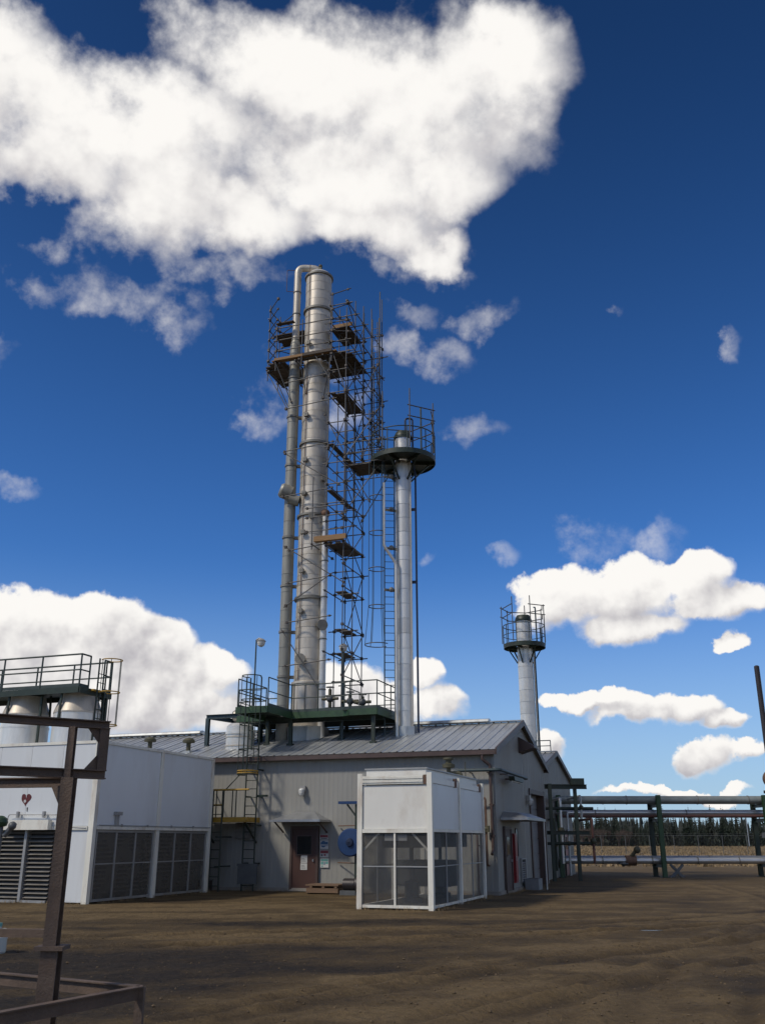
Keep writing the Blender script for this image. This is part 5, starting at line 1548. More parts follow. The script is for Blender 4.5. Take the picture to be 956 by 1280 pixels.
# louvre banks on the front
k = 0
xb = HX - 1.34
while xb > x0 + 0.3:
    xa = max(x0, xb - 0.98)
    bank = MB().box(xa + 0.02, xb - 0.02, HY0 + 0.20, HY0 + 0.22, 0.05, 1.97).build('louvre_bank', 'dark_inside', ck)
    if k < 3:
        for i in range(16):
            z = 0.12 + i * 0.118
            MB().add([(xa + 0.05, HY0 + 0.16, z + 0.05), (xb - 0.05, HY0 + 0.16, z + 0.05), (xb - 0.05, HY0 + 0.03, z - 0.015), (xa + 0.05, HY0 + 0.03, z - 0.015)], [(0, 1, 2, 3)]).build('slat', 'louvre_grey', bank)
    MB().box(xa - 0.045, xa + 0.045, HY0 - 0.02, HY0 + 0.18, 0.0, 1.975).build('louvre_post', 'grey_frame', bank)
    MB().box(xa + 0.05, xb - 0.05, HY0 - 0.01, HY0 + 0.17, -0.02, 0.05).build('louvre_sill', 'grey_frame', bank)
    xb = xa - 0.06; k += 1
# header box, conduit and fittings over the louvres
MB().box(HX - 2.95, HX - 1.42, HY0 - 0.22, HY0 - 0.052, 1.98, 2.26).build('header_box', 'white_trim_sun_tint', ck)
MB().path(bend([(HX - 2.98, HY0 - 0.10, 2.1), (HX - 2.98, HY0 - 0.10, 2.42), (HX - 1.05, HY0 - 0.10, 2.40), (HX - 0.75, HY0 - 0.05, 2.05), (HX - 0.2, HY0 - 0.06, 2.03)], 0.10), 0.014, 6).build('conduit', 'grey_frame', ck)
for x in (HX - 2.62, HX - 1.68): MB().box(x - 0.03, x + 0.03, HY0 - 0.16, HY0 - 0.06, 2.32, 2.50).ball((x, HY0 - 0.11, 2.40), 0.05, 8, 5).build('conduit_box', 'grey_frame', ck)
# heart shaped dark red mark: flat plate with two lobes and a small stroke below
hp = []
for i in range(40):
    a = 2 * math.pi * i / 40
    hx = 16 * math.sin(a) ** 3; hz = 13 * math.cos(a) - 5 * math.cos(2 * a) - 2 * math.cos(3 * a) - math.cos(4 * a)
    hp.append((-12.48 + hx * 0.0112 * (1 + 0.08 * math.sin(5 * a)), 2.86 + hz * 0.0125))
hm = MB().prism_y(hp, HY0 - 0.012, HY0 - 0.006).build('heart_mark', 'red_mark', ck)
MB().prism_y([(-12.50, 3.0), (-12.46, 3.0), (-12.47, 2.88)], HY0 - 0.016, HY0 - 0.0125).build('notch', 'white_panel', hm)
MB().lathe((-12.505, HY0 - 0.0165, 2.80), [(0.001, 0.0), (0.045, 0.0)], 14, 'y').build('pale_spot', 'sign_white', hm)
MB().prism_y([(-12.42, 2.62), (-12.37, 2.62), (-12.375, 2.50), (-12.40, 2.50)], HY0 - 0.012, HY0 - 0.006).build('stroke', 'sign_ink', hm)
# screen doors on the side
for (a, b) in ((HY0 + 0.22, -5.08), (-4.84, HY1 - 0.20)):
    dr = MB().box(HX - 0.06, HX - 0.02, a, a + 0.07, 0.02, 1.98).box(HX - 0.06, HX - 0.02, b - 0.07, b, 0.02, 1.98)
    dr.box(HX - 0.058, HX - 0.022, a + 0.071, b - 0.071, 0.02, 0.09).box(HX - 0.058, HX - 0.022, a + 0.071, b - 0.071, 1.91, 1.98)
    d = dr.build('screen_door', 'grey_frame', ck)
    st = (b - a) / 3
    for i in (1, 2): slab('mullion', HX - 0.056, HX - 0.018, a + st * i - 0.035, a + st * i + 0.035, 0.095, 1.905, 'grey_frame', d)
    slab('cross_rail', HX - 0.050, HX - 0.024, a + 0.072, b - 0.072, 1.02, 1.055, 'grey_frame', d)
    for i in range(3):
        y0_, y1_ = a + st * i + 0.04, a + st * (i + 1) - 0.04
        MB().add([(HX - 0.045, y0_, 0.1), (HX - 0.045, y1_, 0.1), (HX - 0.045, y1_, 1.9), (HX - 0.045, y0_, 1.9)], [(0, 1, 2, 3)]).build('wire_screen', 'screen_wire_grey', d)
    for i in range(14):
        z = 0.2 + i * 0.125
        slab('tube_row', HX - 0.52, HX - 0.46, a, b, z, z + 0.05, 'louvre_grey', d)
MB().path([(HX + 0.06, HY0 + 0.2, 2.11), (HX + 0.06, HY1 - 0.1, 2.11)], 0.014, 6).build('conduit', 'grey_frame', ck)
MB().box(HX + 0.0, HX + 0.08, -7.33, -7.20, 2.10, 2.44).box(HX + 0.0, HX + 0.14, -7.40, -7.13, 2.40, 2.50).build('bracket_lamp', 'grey_frame', ck)
for y in (-7.0, -5.6, -4.2, -2.8): MB().box(HX + 0.03, HX + 0.08, y - 0.02, y + 0.02, 2.08, 2.15).build('conduit_clip', 'grey_frame', ck)
# exhaust drums on the roof
for k, x in enumerate((-15.35, -13.2)):
    t = thing('exhaust_drum', ('pale exhaust drum on the white unit roof, the left one under the dark platform', 'pale exhaust drum on the white unit roof, nearer the yellow hooped ladder')[k], 'drum', (x, -5.4, HZ), 'exhaust drums on the cooler roof')
    MB().lathe((x, -5.4, HZ - 0.01), [(0.84, 0.0), (0.84, 0.10), (0.80, 0.11), (0.80, 0.85), (0.815, 0.86), (0.815, 0.92), (0.79, 0.93), (0.79, 1.28)], 40).build('shell', 'cladding_bright', t)
    MB().lathe((x, -5.4, HZ + 1.27), [(0.805, 0.0), (0.805, 0.05), (0.62, 0.55), (0.60, 0.66)], 40).build('cone', 'cladding', t)
    for j in range(3):
        a = R(120 * j - 100)
        MB().beam((x + 0.83 * math.cos(a), -5.4 + 0.83 * math.sin(a), HZ + 1.05), (x + 0.78 * math.cos(a), -5.4 + 0.78 * math.sin(a), HZ + 2.0), 0.07, 0.05).build('strut', 'dark_green', t)
# platform over the drums
ZP = 6.55
t = thing('exhaust_platform', 'dark olive platform with handrails above the two exhaust drums', 'platform', (-15, -5.4, ZP))
slab('deck', -19.0, -12.6, -6.25, -4.5, ZP - 0.05, ZP, 'dark_green', t)
for y in (-6.28, -4.5): MB().beam((-19.0, y, ZP - 0.12), (-12.6, y, ZP - 0.10), 0.06, 0.20).build('edge_channel', 'dark_green', t)
MB().beam((-12.58, -6.28, ZP - 0.10), (-12.58, -4.5, ZP - 0.10), 0.06, 0.199).build('edge_channel', 'dark_green', t)
for x, y in ((-18.4, -4.6), (-16.4, -4.6), (-14.28, -4.6), (-12.7, -4.6), (-18.4, -6.2), (-14.28, -6.0)):
    if True: MB().beam((x, y, HZ + 0.005), (x, y, ZP - 0.2), 0.07, 0.07).build('leg', 'dark_green', t)
railing(t, [(-19.0, -6.25), (-12.63, -6.25), (-12.63, -5.75)], ZP, 'rail_green', 1.1, posts=1.65, r=0.030)
railing(t, [(-12.63, -4.95), (-12.63, -4.53), (-19.0, -4.53)], ZP, 'rail_green', 1.1, posts=1.65, r=0.030)
t = thing('hooped_ladder', 'ladder with yellow cage hoops at the right end of the exhaust platform', 'ladder', (-12.0, -5.35, HZ))
ladder(t, -12.40, -5.35, HZ, 7.6, 0.42, (0, 1), 'dark_green')
cage(t, -12.35, -5.35, (1, 0), 5.35, 7.55, 'dark_green', 'yellow_paint', 0.34, 1.1, 5)
slab('step_off', -12.55, -12.42, -5.7, -5.0, ZP - 0.06, ZP - 0.01, 'yellow_paint', t)

# ------------------------------------------------------------------ smaller white box cooler in front of the wall
X0, X1, Y0, Y1, Z1 = -2.12, 0.0, -7.55, -1.70, 3.42
bc = thing('box_cooler', 'smaller white box cooler on posts with dark wire screens in front of the wall', 'cooler', (-1.06, -4.6, 0))
PW = 0.14
YM = 0.5 * (Y0 + Y1)
for (x, y) in ((X0, Y0), (X1 - PW, Y0), (X1 - PW, YM - PW / 2), (X1 - PW, Y1 - PW), (X0, YM - PW / 2), (X0, Y1 - PW)):
    MB().box(x, x + PW, y, y + PW, -0.03, Z1).build('post', 'white_trim_sun_tint', bc)
# upper casing sheets
slab('casing_sheet', X0 + PW + 0.002, X1 - PW - 0.002, Y0 + 0.05, Y0 + 0.08, 1.98, 3.10, 'white_sun_tint', bc)
for a, b in ((Y0 + PW + 0.002, YM - PW / 2 - 0.002), (YM + PW / 2 + 0.002, Y1 - PW - 0.002)):
    slab('casing_sheet', X1 - 0.07, X1 - 0.04, a, b, 1.98, 3.14, 'white_panel', bc)
    slab('casing_sheet', X0 + 0.04, X0 + 0.07, a, b, 1.98, 3.14, 'white_panel', bc)
    MB().box(X1 - 0.10, X1 - 0.02, a, b, 1.90, 1.975).build('mid_rail', 'white_trim_sun_tint', bc)
    MB().box(X1 - 0.055, X1 - 0.015, a, b - 0.1, 3.15, 3.30).build('header_sheet', 'white_sun_tint', bc)
    MB().box(X0 + 0.02, X0 + 0.10, a, b, 1.90, 1.975).build('mid_rail', 'white_trim_sun_tint', bc)
    MB().box(X1 - 0.10, X1 - 0.03, a, b, 0.02, 0.08).build('bottom_rail', 'white_trim_sun_tint', bc)
    MB().box(X0 + 0.03, X0 + 0.10, a, b, 0.02, 0.08).build('bottom_rail', 'white_trim_sun_tint', bc)
slab('casing_sheet', X0 + PW, X1 - PW, Y1 - 0.08, Y1 - 0.05, 1.98, 3.10, 'white_panel', bc)
MB().box(X0 + PW + 0.002, X1 - PW - 0.002, Y0 + 0.01, Y0 + 0.11, 1.88, 1.975).build('mid_rail', 'white_trim_sun_tint', bc)
MB().box(X0 + PW + 0.002, X1 - PW - 0.002, Y0 + 0.02, Y0 + 0.10, 0.02, 0.09).build('bottom_rail', 'white_trim_sun_tint', bc)
# corrugated header at the front and the coil top
hd = MB()
for i in range(5): hd.box(X0 + PW + 0.002, X1 - PW - 0.10, Y0 + 0.0 - 0.02 * (i % 2), Y0 + 0.09, 3.13 + i * 0.045, 3.13 + i * 0.045 + 0.040)
hd.build('ribbed_header', 'white_trim_sun_tint', bc)
MB().box(X1 - PW - 0.09, X1 - PW - 0.004, Y0 - 0.0, Y0 + 0.12, 3.12, 3.36).build('rusty_end', 'rust_pipe', bc)
MB().box(X0 + 0.20, X1 - 0.20, Y0 + 0.16, Y1 - 0.12, 3.05, 3.52).build('coil_top', 'white_sun_tint', bc)
MB().box(X0 + 0.16, X1 - 0.16, Y0 + 0.13, Y1 - 0.10, 3.522, 3.56).build('coil_lip', 'grey_frame', bc)
for y in (YM - 0.55, Y1 - 0.55): MB().box(X1 - 0.06, X1 + 0.0, y, y + 0.22, 3.14, 3.38).build('rusty_bracket', 'rust_pipe', bc)
# screens with mullions, cross rails and knee braces
def screen(pa, pb, name='wire_screen'):
    (xa, ya), (xb, yb) = pa, pb
    o = MB().add([(xa, ya, 0.09), (xb, yb, 0.09), (xb, yb, 1.885), (xa, ya, 1.885)], [(0, 1, 2, 3)]).build(name, 'screen_wire', bc)
    return o
s = screen((X0 + PW, Y0 + 0.07), (X1 - PW, Y0 + 0.07))
slab('mullion', -1.085, -1.035, Y0 + 0.03, Y0 + 0.065, 0.091, 1.879, 'white_trim_sun_tint', s)
slab('cross_rail', X0 + PW, -1.087, Y0 + 0.045, Y0 + 0.066, 1.02, 1.05, 'grey_frame', s)
slab('cross_rail', -1.033, X1 - PW, Y0 + 0.045, Y0 + 0.066, 1.02, 1.05, 'grey_frame', s)
MB().beam((X0 + PW, Y0 + 0.12, 1.42), (X0 + PW + 0.45, Y0 + 0.12, 1.87), 0.05, 0.05).build('knee_brace', 'white_trim_sun_tint', bc)
MB().beam((X1 - PW, Y0 + 0.12, 1.42), (X1 - PW - 0.45, Y0 + 0.12, 1.87), 0.05, 0.05).build('knee_brace', 'white_trim_sun_tint', bc)
MB().box(X0 + 0.75, X0 + 1.38, Y0 + 0.11, Y0 + 0.125, 1.68, 1.84).build('name_plate', 'sign_white', bc)
for a, b in ((Y0 + PW, YM - PW / 2), (YM + PW / 2, Y1 - PW)):
    for xx in (X1 - 0.07, X0 + 0.07):
        s = screen((xx, a), (xx, b))
        o_ = 0.03 if xx > -1 else -0.03
        slab('mullion', min(xx, xx + o_) + (0.001 if o_ > 0 else 0), max(xx, xx + o_) - (0 if o_ > 0 else 0.001), 0.5 * (a + b) - 0.02, 0.5 * (a + b) + 0.02, 0.081, 1.899, 'grey_frame', s)
        slab('cross_rail', min(xx, xx + o_ * 0.6) + 0.001, max(xx, xx + o_ * 0.6) - 0.001, a, 0.5 * (a + b) - 0.021, 1.02, 1.045, 'grey_frame', s)
        slab('cross_rail', min(xx, xx + o_ * 0.6) + 0.001, max(xx, xx + o_ * 0.6) - 0.001, 0.5 * (a + b) + 0.021, b, 1.02, 1.045, 'grey_frame', s)
        if xx > -1: MB().beam((xx - 0.05, a + 0.02, 1.45), (xx - 0.05, a + 0.42, 1.87), 0.04, 0.04).build('knee_brace', 'grey_frame', bc)
# machinery inside: plenum, fan ring, motor and skid
MB().box(X0 + 0.12, X1 - 0.12, Y0 + 0.14, Y1 - 0.14, 1.86, 1.90).build('plenum_floor', 'dark_inside', bc)
for yc in (Y0 + 1.5, Y1 - 1.5):
    MB().lathe((-1.06, yc, 1.50), [(0.80, 0.36), (0.80, 0.0), (0.83, 0.0), (0.83, 0.36)], 36).build('fan_ring', 'machine_grey', bc)
    f = MB()
    for i in range(4):
        a = R(90 * i + 20); c_, s_ = math.cos(a), math.sin(a)
        f.add([(-1.06 + 0.1 * c_ - 0.06 * s_, yc + 0.1 * s_ + 0.06 * c_, 1.60), (-1.06 + 0.1 * c_ + 0.06 * s_, yc + 0.1 * s_ - 0.06 * c_, 1.66), (-1.06 + 0.76 * c_ + 0.10 * s_, yc + 0.76 * s_ - 0.10 * c_, 1.66), (-1.06 + 0.76 * c_ - 0.10 * s_, yc + 0.76 * s_ + 0.10 * c_, 1.60)], [(0, 1, 2, 3)])
    f.tube((-1.06, yc, 1.55), (-1.06, yc, 1.70), 0.12, 12).build('fan', 'machine_grey', bc)
    MB().tube((-1.06, yc, 0.62), (-1.06, yc, 1.55), 0.05, 10).build('shaft', 'machine_grey', bc)
    MB().lathe((-1.06, yc, 0.08), [(0.30, 0.0), (0.30, 0.12), (0.20, 0.14), (0.20, 0.52), (0.15, 0.56), (0.02, 0.57)], 18).build('motor', 'machine_grey', bc)
MB().box(X0 + 0.25, X1 - 0.25, YM - 0.5, YM + 0.6, 0.45, 1.15).box(X0 + 0.3, X1 - 0.35, YM - 0.52, YM - 0.5, 0.5, 0.8).build('gear_case', 'machine_grey', bc)
MB().box(X0 + 0.15, X1 - 0.15, Y0 + 0.15, Y1 - 0.15, 0.0, 0.075).build('skid', 'machine_grey', bc)
# pipe flange and vent on the box roof
t = thing('relief_vent', 'olive relief valve standing on the far end of the box cooler roof', 'valve', (-0.95, -2.4, 3.56))
MB().tube((-0.95, -2.4, 3.55), (-0.95, -2.4, 3.92), 0.07, 12).build('stub', 'valve_olive', t)
MB().lathe((-0.95, -2.4, 3.88), [(0.08, 0), (0.20, 0.02), (0.21, 0.12), (0.10, 0.16), (0.10, 0.26), (0.17, 0.27), (0.17, 0.33), (0.02, 0.35)], 16).build('bonnet', 'valve_olive', t)
MB().path(bend([(-0.95, -2.4, 3.74), (-0.55, -2.35, 3.74), (-0.55, -2.35, 3.57)], 0.1), 0.05, 10).build('outlet', 'valve_olive', t)
MB().path([(-0.50, -2.0, 3.56), (-0.50, -2.0, 4.10)], 0.014, 6).build('gauge_line', 'valve_olive', t)

# ------------------------------------------------------------------ blue wheel, wooden step and other small things by the wall
t = thing('hose_reel_post', 'blue round reel and blue arm on a dark green post left of the box cooler', 'reel', (-4.75, -0.75, 0))
MB().ibeam((-4.70, -0.75, -0.03), (-4.70, -0.75, 2.87), 0.16, 0.16).build('post', 'dark_green', t)
MB().lathe((-4.88, -0.95, 1.62), [(0.02, -0.10), (0.42, -0.08), (0.46, -0.04), (0.46, 0.06), (0.40, 0.08), (0.02, 0.08)], 32, 'y').build('disc', 'blue_paint', t)
MB().lathe((-4.88, -1.07, 1.62), [(0.02, -0.05), (0.12, -0.04), (0.14, 0.02)], 18, 'y').build('hub', 'blue_dark', t)
MB().prism_x([(-0.90, 2.88), (-0.60, 2.88), (-0.60, 2.97), (-0.90, 2.97)], -5.38, -4.60).build('arm', 'blue_paint', t)
MB().beam((-4.75, -0.75, 2.45), (-5.10, -0.75, 2.87), 0.05, 0.05).build('brace', 'dark_green', t)
MB().tube((-5.7, -0.05, 2.17), (-4.8, -0.72, 2.17), 0.02, 6).tube((-5.7, -0.05, 0.95), (-4.8, -0.72, 0.95), 0.02, 6).build('tie_bar', 'rust_pipe', t)
t = thing('pump_base', 'low black pump on the ground at the foot of the blue reel post', 'pump', (-4.8, -1.3, 0))
MB().box(-5.0, -4.45, -1.6, -1.05, -0.03, 0.12).build('base', 'machine_grey', t)
MB().tube((-4.95, -1.32, 0.30), (-4.55, -1.32, 0.30), 0.19, 16).build('motor', 'black_pole', t)
MB().lathe((-4.53, -1.32, 0.30), [(0.12, 0), (0.25, 0.02), (0.25, 0.12), (0.05, 0.14)], 18, 'x').build('casing', 'black_pole', t)

t = thing('timber_step', 'low weathered timber step platform lying on the ground right of the front door', 'step', (-5.7, -0.9, 0))
for i in range(5): slab('plank', -6.35 + 0.02 * (i % 2), -5.15, -1.35 + i * 0.19, -1.35 + i * 0.19 + 0.17, 0.24, 0.285, 'timber', t)
for y in (-1.33, -0.50): slab('plank', -6.33, -5.17, y, y + 0.04, 0.02, 0.17, 'timber', t)
for x in (-6.2, -5.75, -5.3): slab('bearer', x, x + 0.09, -1.34, -0.44, 0.172, 0.239, 'timber', t)
for x in (-6.3, -5.25): slab('foot', x, x + 0.09, -1.28, -0.51, -0.04, 0.171, 'timber', t)

t = thing('dark_crate', 'small dark crate at the wall corner behind the big white cooler', 'crate', (-10.5, -0.6, 0))
MB().box(-10.75, -10.35, -0.95, -0.55, -0.03, 0.32).build('body', 'black_pole', t)
MB().box(-10.78, -10.32, -0.98, -0.52, 0.322, 0.36).build('lid', 'machine_grey', t)

# dry weeds and trash grass along the foot of walls and units
def weeds():
    m = MB(); r = random.Random(12)
    runs = [((-6.3, -0.2), (-0.1, -0.2), 90), ((-9.9, -0.25), (-7.6, -0.2), 45), ((0.2, 0.2), (0.25, 5.6), 70), ((-9.9, -8.4), (-9.9, -1.4), 80), ((-2.2, -7.7), (0.1, -7.7), 30), ((0.1, -7.6), (0.1, -1.6), 55), ((-13.5, -8.55), (-10, -8.55), 50)]
    for a, b, n in runs:
        for _ in range(n):
            t_ = r.random(); c = plant(a[0] + (b[0] - a[0]) * t_ + r.gauss(0, 0.06), a[1] + (b[1] - a[1]) * t_ + r.gauss(0, 0.06))
            h = r.uniform(0.04, 0.16)
            for _k in range(5):
                g = r.random() * 6.28; l = r.uniform(0.02, 0.09)
                p = Vector((c.x + r.gauss(0, .04), c.y + r.gauss(0, .04), -0.04))
                tip = p + Vector((math.cos(g) * l, math.sin(g) * l, h * r.uniform(.6, 1.2) + 0.03))
                w_ = Vector((-math.sin(g), math.cos(g), 0)) * 0.006
                m.add([p - w_, p + w_, tip], [(0, 1, 2)])
    me = bpy.data.meshes.new('dry_weeds'); me.from_pydata(m.v, [], m.f); me.materials.append(MAT['dry_grass'])
    o = bpy.data.objects.new('dry_weeds', me); col.objects.link(o)
    props(o, 'dry weeds growing along the foot of the walls and white units', 'weeds', kind='stuff')


weeds()

# ------------------------------------------------------------------ pipe rack on the right (world frame)
RY = 47.7
rk = thing('pipe_rack', 'green steel pipe rack frames carrying pipes out of the yard to the right', 'rack', (13.4, RY, 0), world=True)
for x in (8.6, 13.5, 18.7, 23.9):
    for y, zt in ((RY, 3.78), (RY + 1.6, 3.60)):
        MB().ibeam((x, y, -0.05), (x, y, zt), 0.20, 0.20, 0.016).build('post', 'dark_green' if y > RY else 'green_paint', rk)
        MB().box(x - 0.16, x + 0.16, y - 0.16, y + 0.16, -0.04, 0.03).build('base_plate', 'dark_green', rk)
    for z in (3.30, 2.62, 0.52): MB().ibeam((x, RY + 0.1, z), (x, RY + 1.5, z), 0.15, 0.16).build('cross_beam', 'dark_green', rk)
    MB().beam((x, RY + 0.08, 2.2), (x, RY + 0.7, 2.58), 0.06, 0.06).build('brace', 'dark_green', rk)


def line_pipe(name, label, pts, r, mat, flanges=(), bendr=0.3):
    t = thing(name, label, 'pipe', pts[0], world=True)
    MB().path(bend(pts, bendr) if len(pts) > 2 else pts, r, 16).build('pipe_run', mat, t)
    for x in flanges:
        MB().tube((x, pts[0][1], pts[0][2]), (x + 0.05, pts[0][1], pts[0][2]), r * 1.12, 16).build('band', 'cladding_band', t)
    return t


line_pipe('rack_pipe', 'thick grey green pipe along the top of the pipe rack', [(7.6, RY + 0.35, 3.56), (26, RY + 0.35, 3.56)], 0.19, 'pipe_grey', (9.6, 12, 15.5, 18))
line_pipe('rack_pipe', 'dark pipe behind the thick top pipe on the rack', [(7.6, RY + 1.1, 3.53), (26, RY + 1.1, 3.53)], 0.14, 'dark_green', (11, 16))
line_pipe('rack_pipe', 'bright silver pipe on the middle tier of the rack', [(7.6, RY + 0.75, 2.97), (26, RY + 0.75, 2.97)], 0.14, 'pipe_silver', (10.5, 15))
line_pipe('rack_pipe', 'red brown pipe in front of the silver one on the middle tier', [(7.4, RY + 0.30, 2.80), (26, RY + 0.30, 2.80)], 0.075, 'pipe_red', ())
line_pipe('rack_pipe', 'wide silver pipe low on the rack, nearest the yard', [(7.6, RY + 0.35, 0.76), (26, RY + 0.35, 0.76)], 0.155, 'pipe_silver', (8.8, 10.6, 13, 15.2, 17.2))
line_pipe('rack_pipe', 'second silver pipe low on the rack behind the nearest one', [(7.6, RY + 1.05, 0.80), (26, RY + 1.05, 0.80)], 0.17, 'galvanised', (9.6, 12.4, 16))
# pipes dropping to the building on the left
t = thing('pipe_manifold', 'tangle of dark green pipes and posts between the gable and the rack', 'manifold', (8.0, 46.6, 0), world=True)
for x, y in ((7.35, 46.2), (8.55, 46.6)):
    MB().ibeam((x, y, -0.05), (x, y, 4.1), 0.15, 0.15).build('post', 'dark_green', t)
MB().ibeam((6.9, 46.3, 3.98), (9.1, 46.6, 3.98), 0.15, 0.2).build('beam', 'dark_green', t)
MB().ibeam((6.9, 46.35, 2.0), (9.1, 46.65, 2.0), 0.15, 0.16).build('beam', 'dark_green', t)
MB().prism([(8.4, 46.3), (8.95, 46.3), (8.95, 46.8), (8.4, 46.8)], 4.06, 4.34).build('lamp_box', 'dark_green', t)
for k, (x, r, m, za, zb) in enumerate(((7.0, 0.06, 'pipe_grey', 0.3, 3.3), (7.6, 0.05, 'dark_green', 0.4, 2.6), (7.9, 0.07, 'pipe_silver', 0.7, 3.5), (8.2, 0.05, 'galvanised', 0.2, 2.9), (8.85, 0.05, 'plastic_white', 2.6, 3.6), (9.3, 0.06, 'pipe_red', 0.7, 2.6))):
    MB().path(bend([(x, 46.9, za), (x, 46.9, zb), (x + 0.1, RY + 2.9, zb)], 0.15), r, 10).build('drop_pipe', m, t)
    MB().ball((x, 46.9, 0.5 * (za + zb)), r * 2.2, 10, 6).build('valve', 'valve_olive', t)
for z, m in ((3.05, 'dark_green'), (1.55, 'dark_green')):
    MB().tube((6.6, 46.75, z), (9.4, 46.95, z), 0.07, 10).build('header', m, t)
t.location += Vector((0.18, -2.5, 0))
t = thing('rack_valve', 'dark gate valve with hand wheel on the low silver pipe left of the rack post', 'valve', (12.1, RY + 0.3, 0.76), world=True)
MB().tube((11.75, RY + 0.35, 0.76), (12.25, RY + 0.35, 0.76), 0.24, 16).build('body', 'rust_pipe', t)
MB().tube((12.0, RY + 0.30, 0.9), (12.35, RY + 0.1, 1.35), 0.09, 12).ball((12.3, RY + 0.15, 1.25), 0.17, 12, 8).build('bonnet', 'valve_olive', t)
MB().ring((11.55, RY - 0.02, 0.62), 0.20, 0.035, 20, 6).tube((11.55, RY - 0.02, 0.62), (11.75, RY + 0.3, 0.7), 0.05, 8).ball((11.55, RY - 0.02, 0.62), 0.13, 10, 6).build('actuator', 'machine_grey', t)
t = thing('pipe_shoe', 'dark crossed pipe support under the low pipes at the rack middle post', 'support', (14.1, RY + 0.4, 0), world=True)
MB().beam((13.9, RY + 0.35, -0.04), (14.5, RY + 0.35, 0.58), 0.12, 0.12).beam((14.5, RY + 0.36, -0.04), (13.9, RY + 0.36, 0.58), 0.12, 0.12).build('cross', 'machine_grey', t)

# ------------------------------------------------------------------ vent mast at the right edge
mx_, my_ = 7.98, 20.0
vm = thing('vent_mast', 'dark steel vent mast with round lamp at the right edge of the yard', 'mast', (mx_, my_, 0), world=True)
MB().tube((mx_ + 0.06, my_, -0.05), (mx_ + 0.06, my_, 2.9), 0.065, 14).tube((mx_ + 0.06, my_, 2.9), (mx_ + 0.07, my_, 5.22), 0.055, 14).build('pipe', 'black_pole', vm)
MB().dome((mx_ + 0.07, my_, 5.22), 0.055, 0.03, 14, 3).build('cap', 'black_pole', vm)
MB().ball((mx_ + 0.02, my_ - 0.16, 2.88), 0.19, 20, 12).build('round_lamp', 'rust_pipe', vm)
MB().box(mx_ - 0.14, mx_ + 0.02, my_ - 0.22, my_ - 0.02, 2.60, 2.66).tube((mx_ - 0.10, my_ - 0.12, 2.66), (mx_ - 0.10, my_ - 0.12, 2.75), 0.02, 6).build('bracket', 'black_pole', vm)
MB().box(mx_ - 0.28, mx_ + 0.10, my_ - 0.20, my_ + 0.0, 1.74, 1.84).box(mx_ - 0.22, mx_ + 0.1, my_ - 0.25, my_ - 0.05, 1.845, 1.98).build('tray', 'machine_grey', vm)
MB().path([(mx_ - 0.12, my_ - 0.1, 1.76), (mx_ - 0.24, my_ - 0.1, 1.45), (mx_ - 0.20, my_ - 0.1, 1.0), (mx_ - 0.16, my_ - 0.1, 0.6), (mx_ + 0.02, my_ - 0.05, 0.2), (mx_ + 0.05, my_ - 0.05, -0.03)], 0.035, 8).build('hose', 'black_pole', vm)
t = thing('fire_extinguisher', 'red extinguisher hanging on the dark mast at the right edge', 'extinguisher', (mx_ - 0.02, my_ - 0.14, 1.0), world=True)
MB().lathe((mx_ - 0.03, my_ - 0.16, 0.92), [(0.02, 0.0), (0.085, 0.02), (0.085, 0.40), (0.05, 0.48), (0.02, 0.52)], 18).build('bottle', 'red_paint', t)
MB().box(mx_ - 0.07, mx_ + 0.01, my_ - 0.18, my_ - 0.14, 1.43, 1.50).build('handle', 'black_pole', t)
MB().path([(mx_ - 0.06, my_ - 0.18, 1.45), (mx_ - 0.15, my_ - 0.19, 1.3), (mx_ - 0.13, my_ - 0.2, 1.0)], 0.012, 6).build('hose', 'black_pole', t)
MB().box(mx_ - 0.02, mx_ + 0.04, my_ - 0.09, my_ - 0.04, 1.15, 1.2).build('clip', 'black_pole', t)

# ------------------------------------------------------------------ rusty frame in the left foreground
fr = thing('goal_post_frame', 'rusty brown steel goal post frame with gusseted end in the left foreground', 'frame', (-2.55, 7.9, 0), world=True)
MB().ibeam((-2.56, 7.9, 0.93), (-2.56, 7.9, 2.18), 0.10, 0.11, 0.010).build('post', 'rust_steel', fr)
MB().ibeam((-2.575, 7.91, 2.18), (-2.575, 7.91, 2.59), 0.055, 0.07, 0.008).build('upper_post', 'rust_steel', fr)
MB().ibeam((-2.55, 7.9, -0.05), (-2.55, 7.9, 0.90), 0.13, 0.14, 0.014).build('stub_post', 'rust_steel', fr)
MB().box(-2.66, -2.44, 7.80, 8.00, 0.90, 0.93).build('joint_plate', 'rust_steel', fr)
dirv = (Vector((-2.33, 8.1, 0)) - Vector((-3.07, 7.6, 0))).normalized()
a0 = Vector((-2.33, 8.1, 0)); LFT = a0 - dirv * 2.6
U = Vector((0, 0, 1))
MB().ibeam(LFT + U * 2.625, a0 + U * 2.622, 0.075, 0.066, 0.010).build('top_beam', 'rust_steel', fr)
MB().ibeam(LFT + U * 2.222, a0 + U * 2.216, 0.075, 0.074, 0.010).build('lower_beam', 'rust_steel', fr)
MB().beam(a0 - dirv * 0.04 + U * 2.254, a0 - dirv * 0.04 + U * 2.593, 0.05, 0.08, dirv).build('end_post', 'rust_steel', fr)
for zs, zz in ((1, 2.592), (-1, 2.255)):
    e = a0 - dirv * 0.08
    pts = [e + U * zz, e + U * (zz - zs * 0.12), e - dirv * 0.10 + U * zz]
    nn = Vector((-dirv.y, dirv.x, 0)) * 0.006
    MB().add([p + nn for p in pts] + [p - nn for p in pts], [(0, 1, 2), (3, 5, 4), (0, 3, 4, 1), (1, 4, 5, 2), (2, 5, 3, 0)]).build('gusset', 'rust_steel', fr)
side = Vector((-2.56, 7.9, 0))
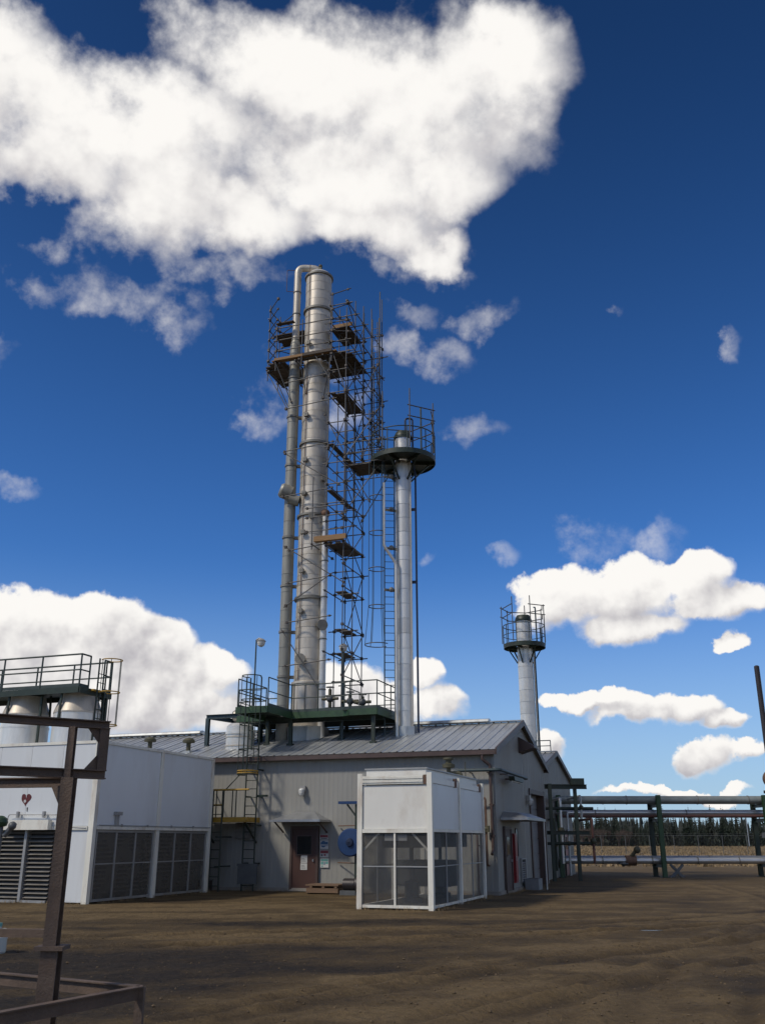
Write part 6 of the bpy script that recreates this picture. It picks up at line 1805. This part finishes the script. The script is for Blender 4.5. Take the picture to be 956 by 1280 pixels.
MB().ibeam(side + Vector((-2.4, 0.75, 2.16)), side + Vector((0.0, 0.07, 2.15)), 0.07, 0.08, 0.010).build('side_beam', 'rust_steel', fr)
MB().add([side + Vector((-0.046, 0.005, 2.12)), side + Vector((-0.16, 0.05, 2.12)), side + Vector((-0.046, 0.005, 1.93)), side + Vector((-0.046, 0.02, 2.12)), side + Vector((-0.16, 0.065, 2.12)), side + Vector((-0.046, 0.02, 1.93))],
         [(0, 1, 2), (3, 5, 4), (0, 3, 4, 1), (1, 4, 5, 2), (2, 5, 3, 0)]).build('gusset', 'rust_steel', fr)

gb = thing('guard_rail_box', 'low rusty angle iron guard rail around the foot of the frame', 'guard rail', (-1.9, 8.0, 0), world=True)
cr = Vector((-1.88, 8.07, 0)); fl = Vector((-2.53, 6.92, 0)); bl = Vector((-3.28, 8.84, 0))
fl = cr + (fl - cr) * 1.7; bl = cr + (bl - cr) * 1.7
for nm, q in (('front_rail', fl), ('rear_rail', bl)):
    MB().beam(cr + U * 0.575, q + U * 0.575, 0.012, 0.09).beam(cr + U * 0.622, q + U * 0.622, 0.07, 0.010).build(nm, 'rust_steel', gb)
for p in (cr, cr + (fl - cr) * 0.9, cr + (bl - cr) * 0.9):
    MB().box(p.x - 0.035, p.x + 0.03, p.y - 0.03, p.y + 0.035, -0.05, 0.618).build('leg', 'rust_steel', gb)
b3 = thing('rear_guard_rail', 'faint rusty rail running left behind the foreground post', 'guard rail', (-3.2, 9.5, 0), world=True)
MB().beam((-3.02, 9.47, 0.88), (-5.4, 9.65, 0.88), 0.07, 0.07).build('rail', 'rust_steel', b3)
for x in (-3.9, -5.0): MB().beam((x, 9.5, -0.05), (x, 9.5, 0.84), 0.08, 0.08).build('leg', 'rust_steel', b3)

# white jug on a block at the left edge, and a green capped valve on a post behind
t = thing('white_jug', 'small white plastic jug at the left edge on the ground', 'jug', (-6.19, 16.4, 0.0), world=True)
jx, jy = -6.19, 16.4
jz = gz(jx, jy)
MB().lathe((jx, jy, jz), [(0.13, -0.01), (0.15, 0.03), (0.15, 0.24), (0.10, 0.32), (0.045, 0.36), (0.045, 0.41)], 20).build('body', 'plastic_white', t)
MB().lathe((jx, jy, jz + 0.40), [(0.05, 0.0), (0.05, 0.05), (0.01, 0.052)], 14).build('cap', 'sign_teal', t)
MB().path(bend([(jx + 0.06, jy, jz + 0.36), (jx + 0.14, jy, jz + 0.36), (jx + 0.15, jy, jz + 0.22)], 0.04), 0.015, 6).build('handle', 'plastic_white', t)
t = thing('capped_valve', 'green capped valve head on a dark post in front of the white cooler louvres', 'valve', (-9.9, 26.0, 0), world=True)
vx, vy = -10.08, 26.0
MB().tube((vx, vy, -0.05), (vx, vy, 2.05), 0.05, 10).build('post', 'machine_grey', t)
MB().lathe((vx - 0.05, vy, 2.02), [(0.06, 0.0), (0.17, 0.03), (0.20, 0.12), (0.17, 0.22), (0.08, 0.28), (0.02, 0.29)], 18).build('cap', 'green_paint', t)
MB().tube((vx + 0.1, vy, 1.80), (vx + 0.36, vy - 0.05, 2.12), 0.07, 10).ball((vx + 0.30, vy - 0.05, 2.05), 0.11, 10, 6).build('side_valve', 'machine_grey', t)
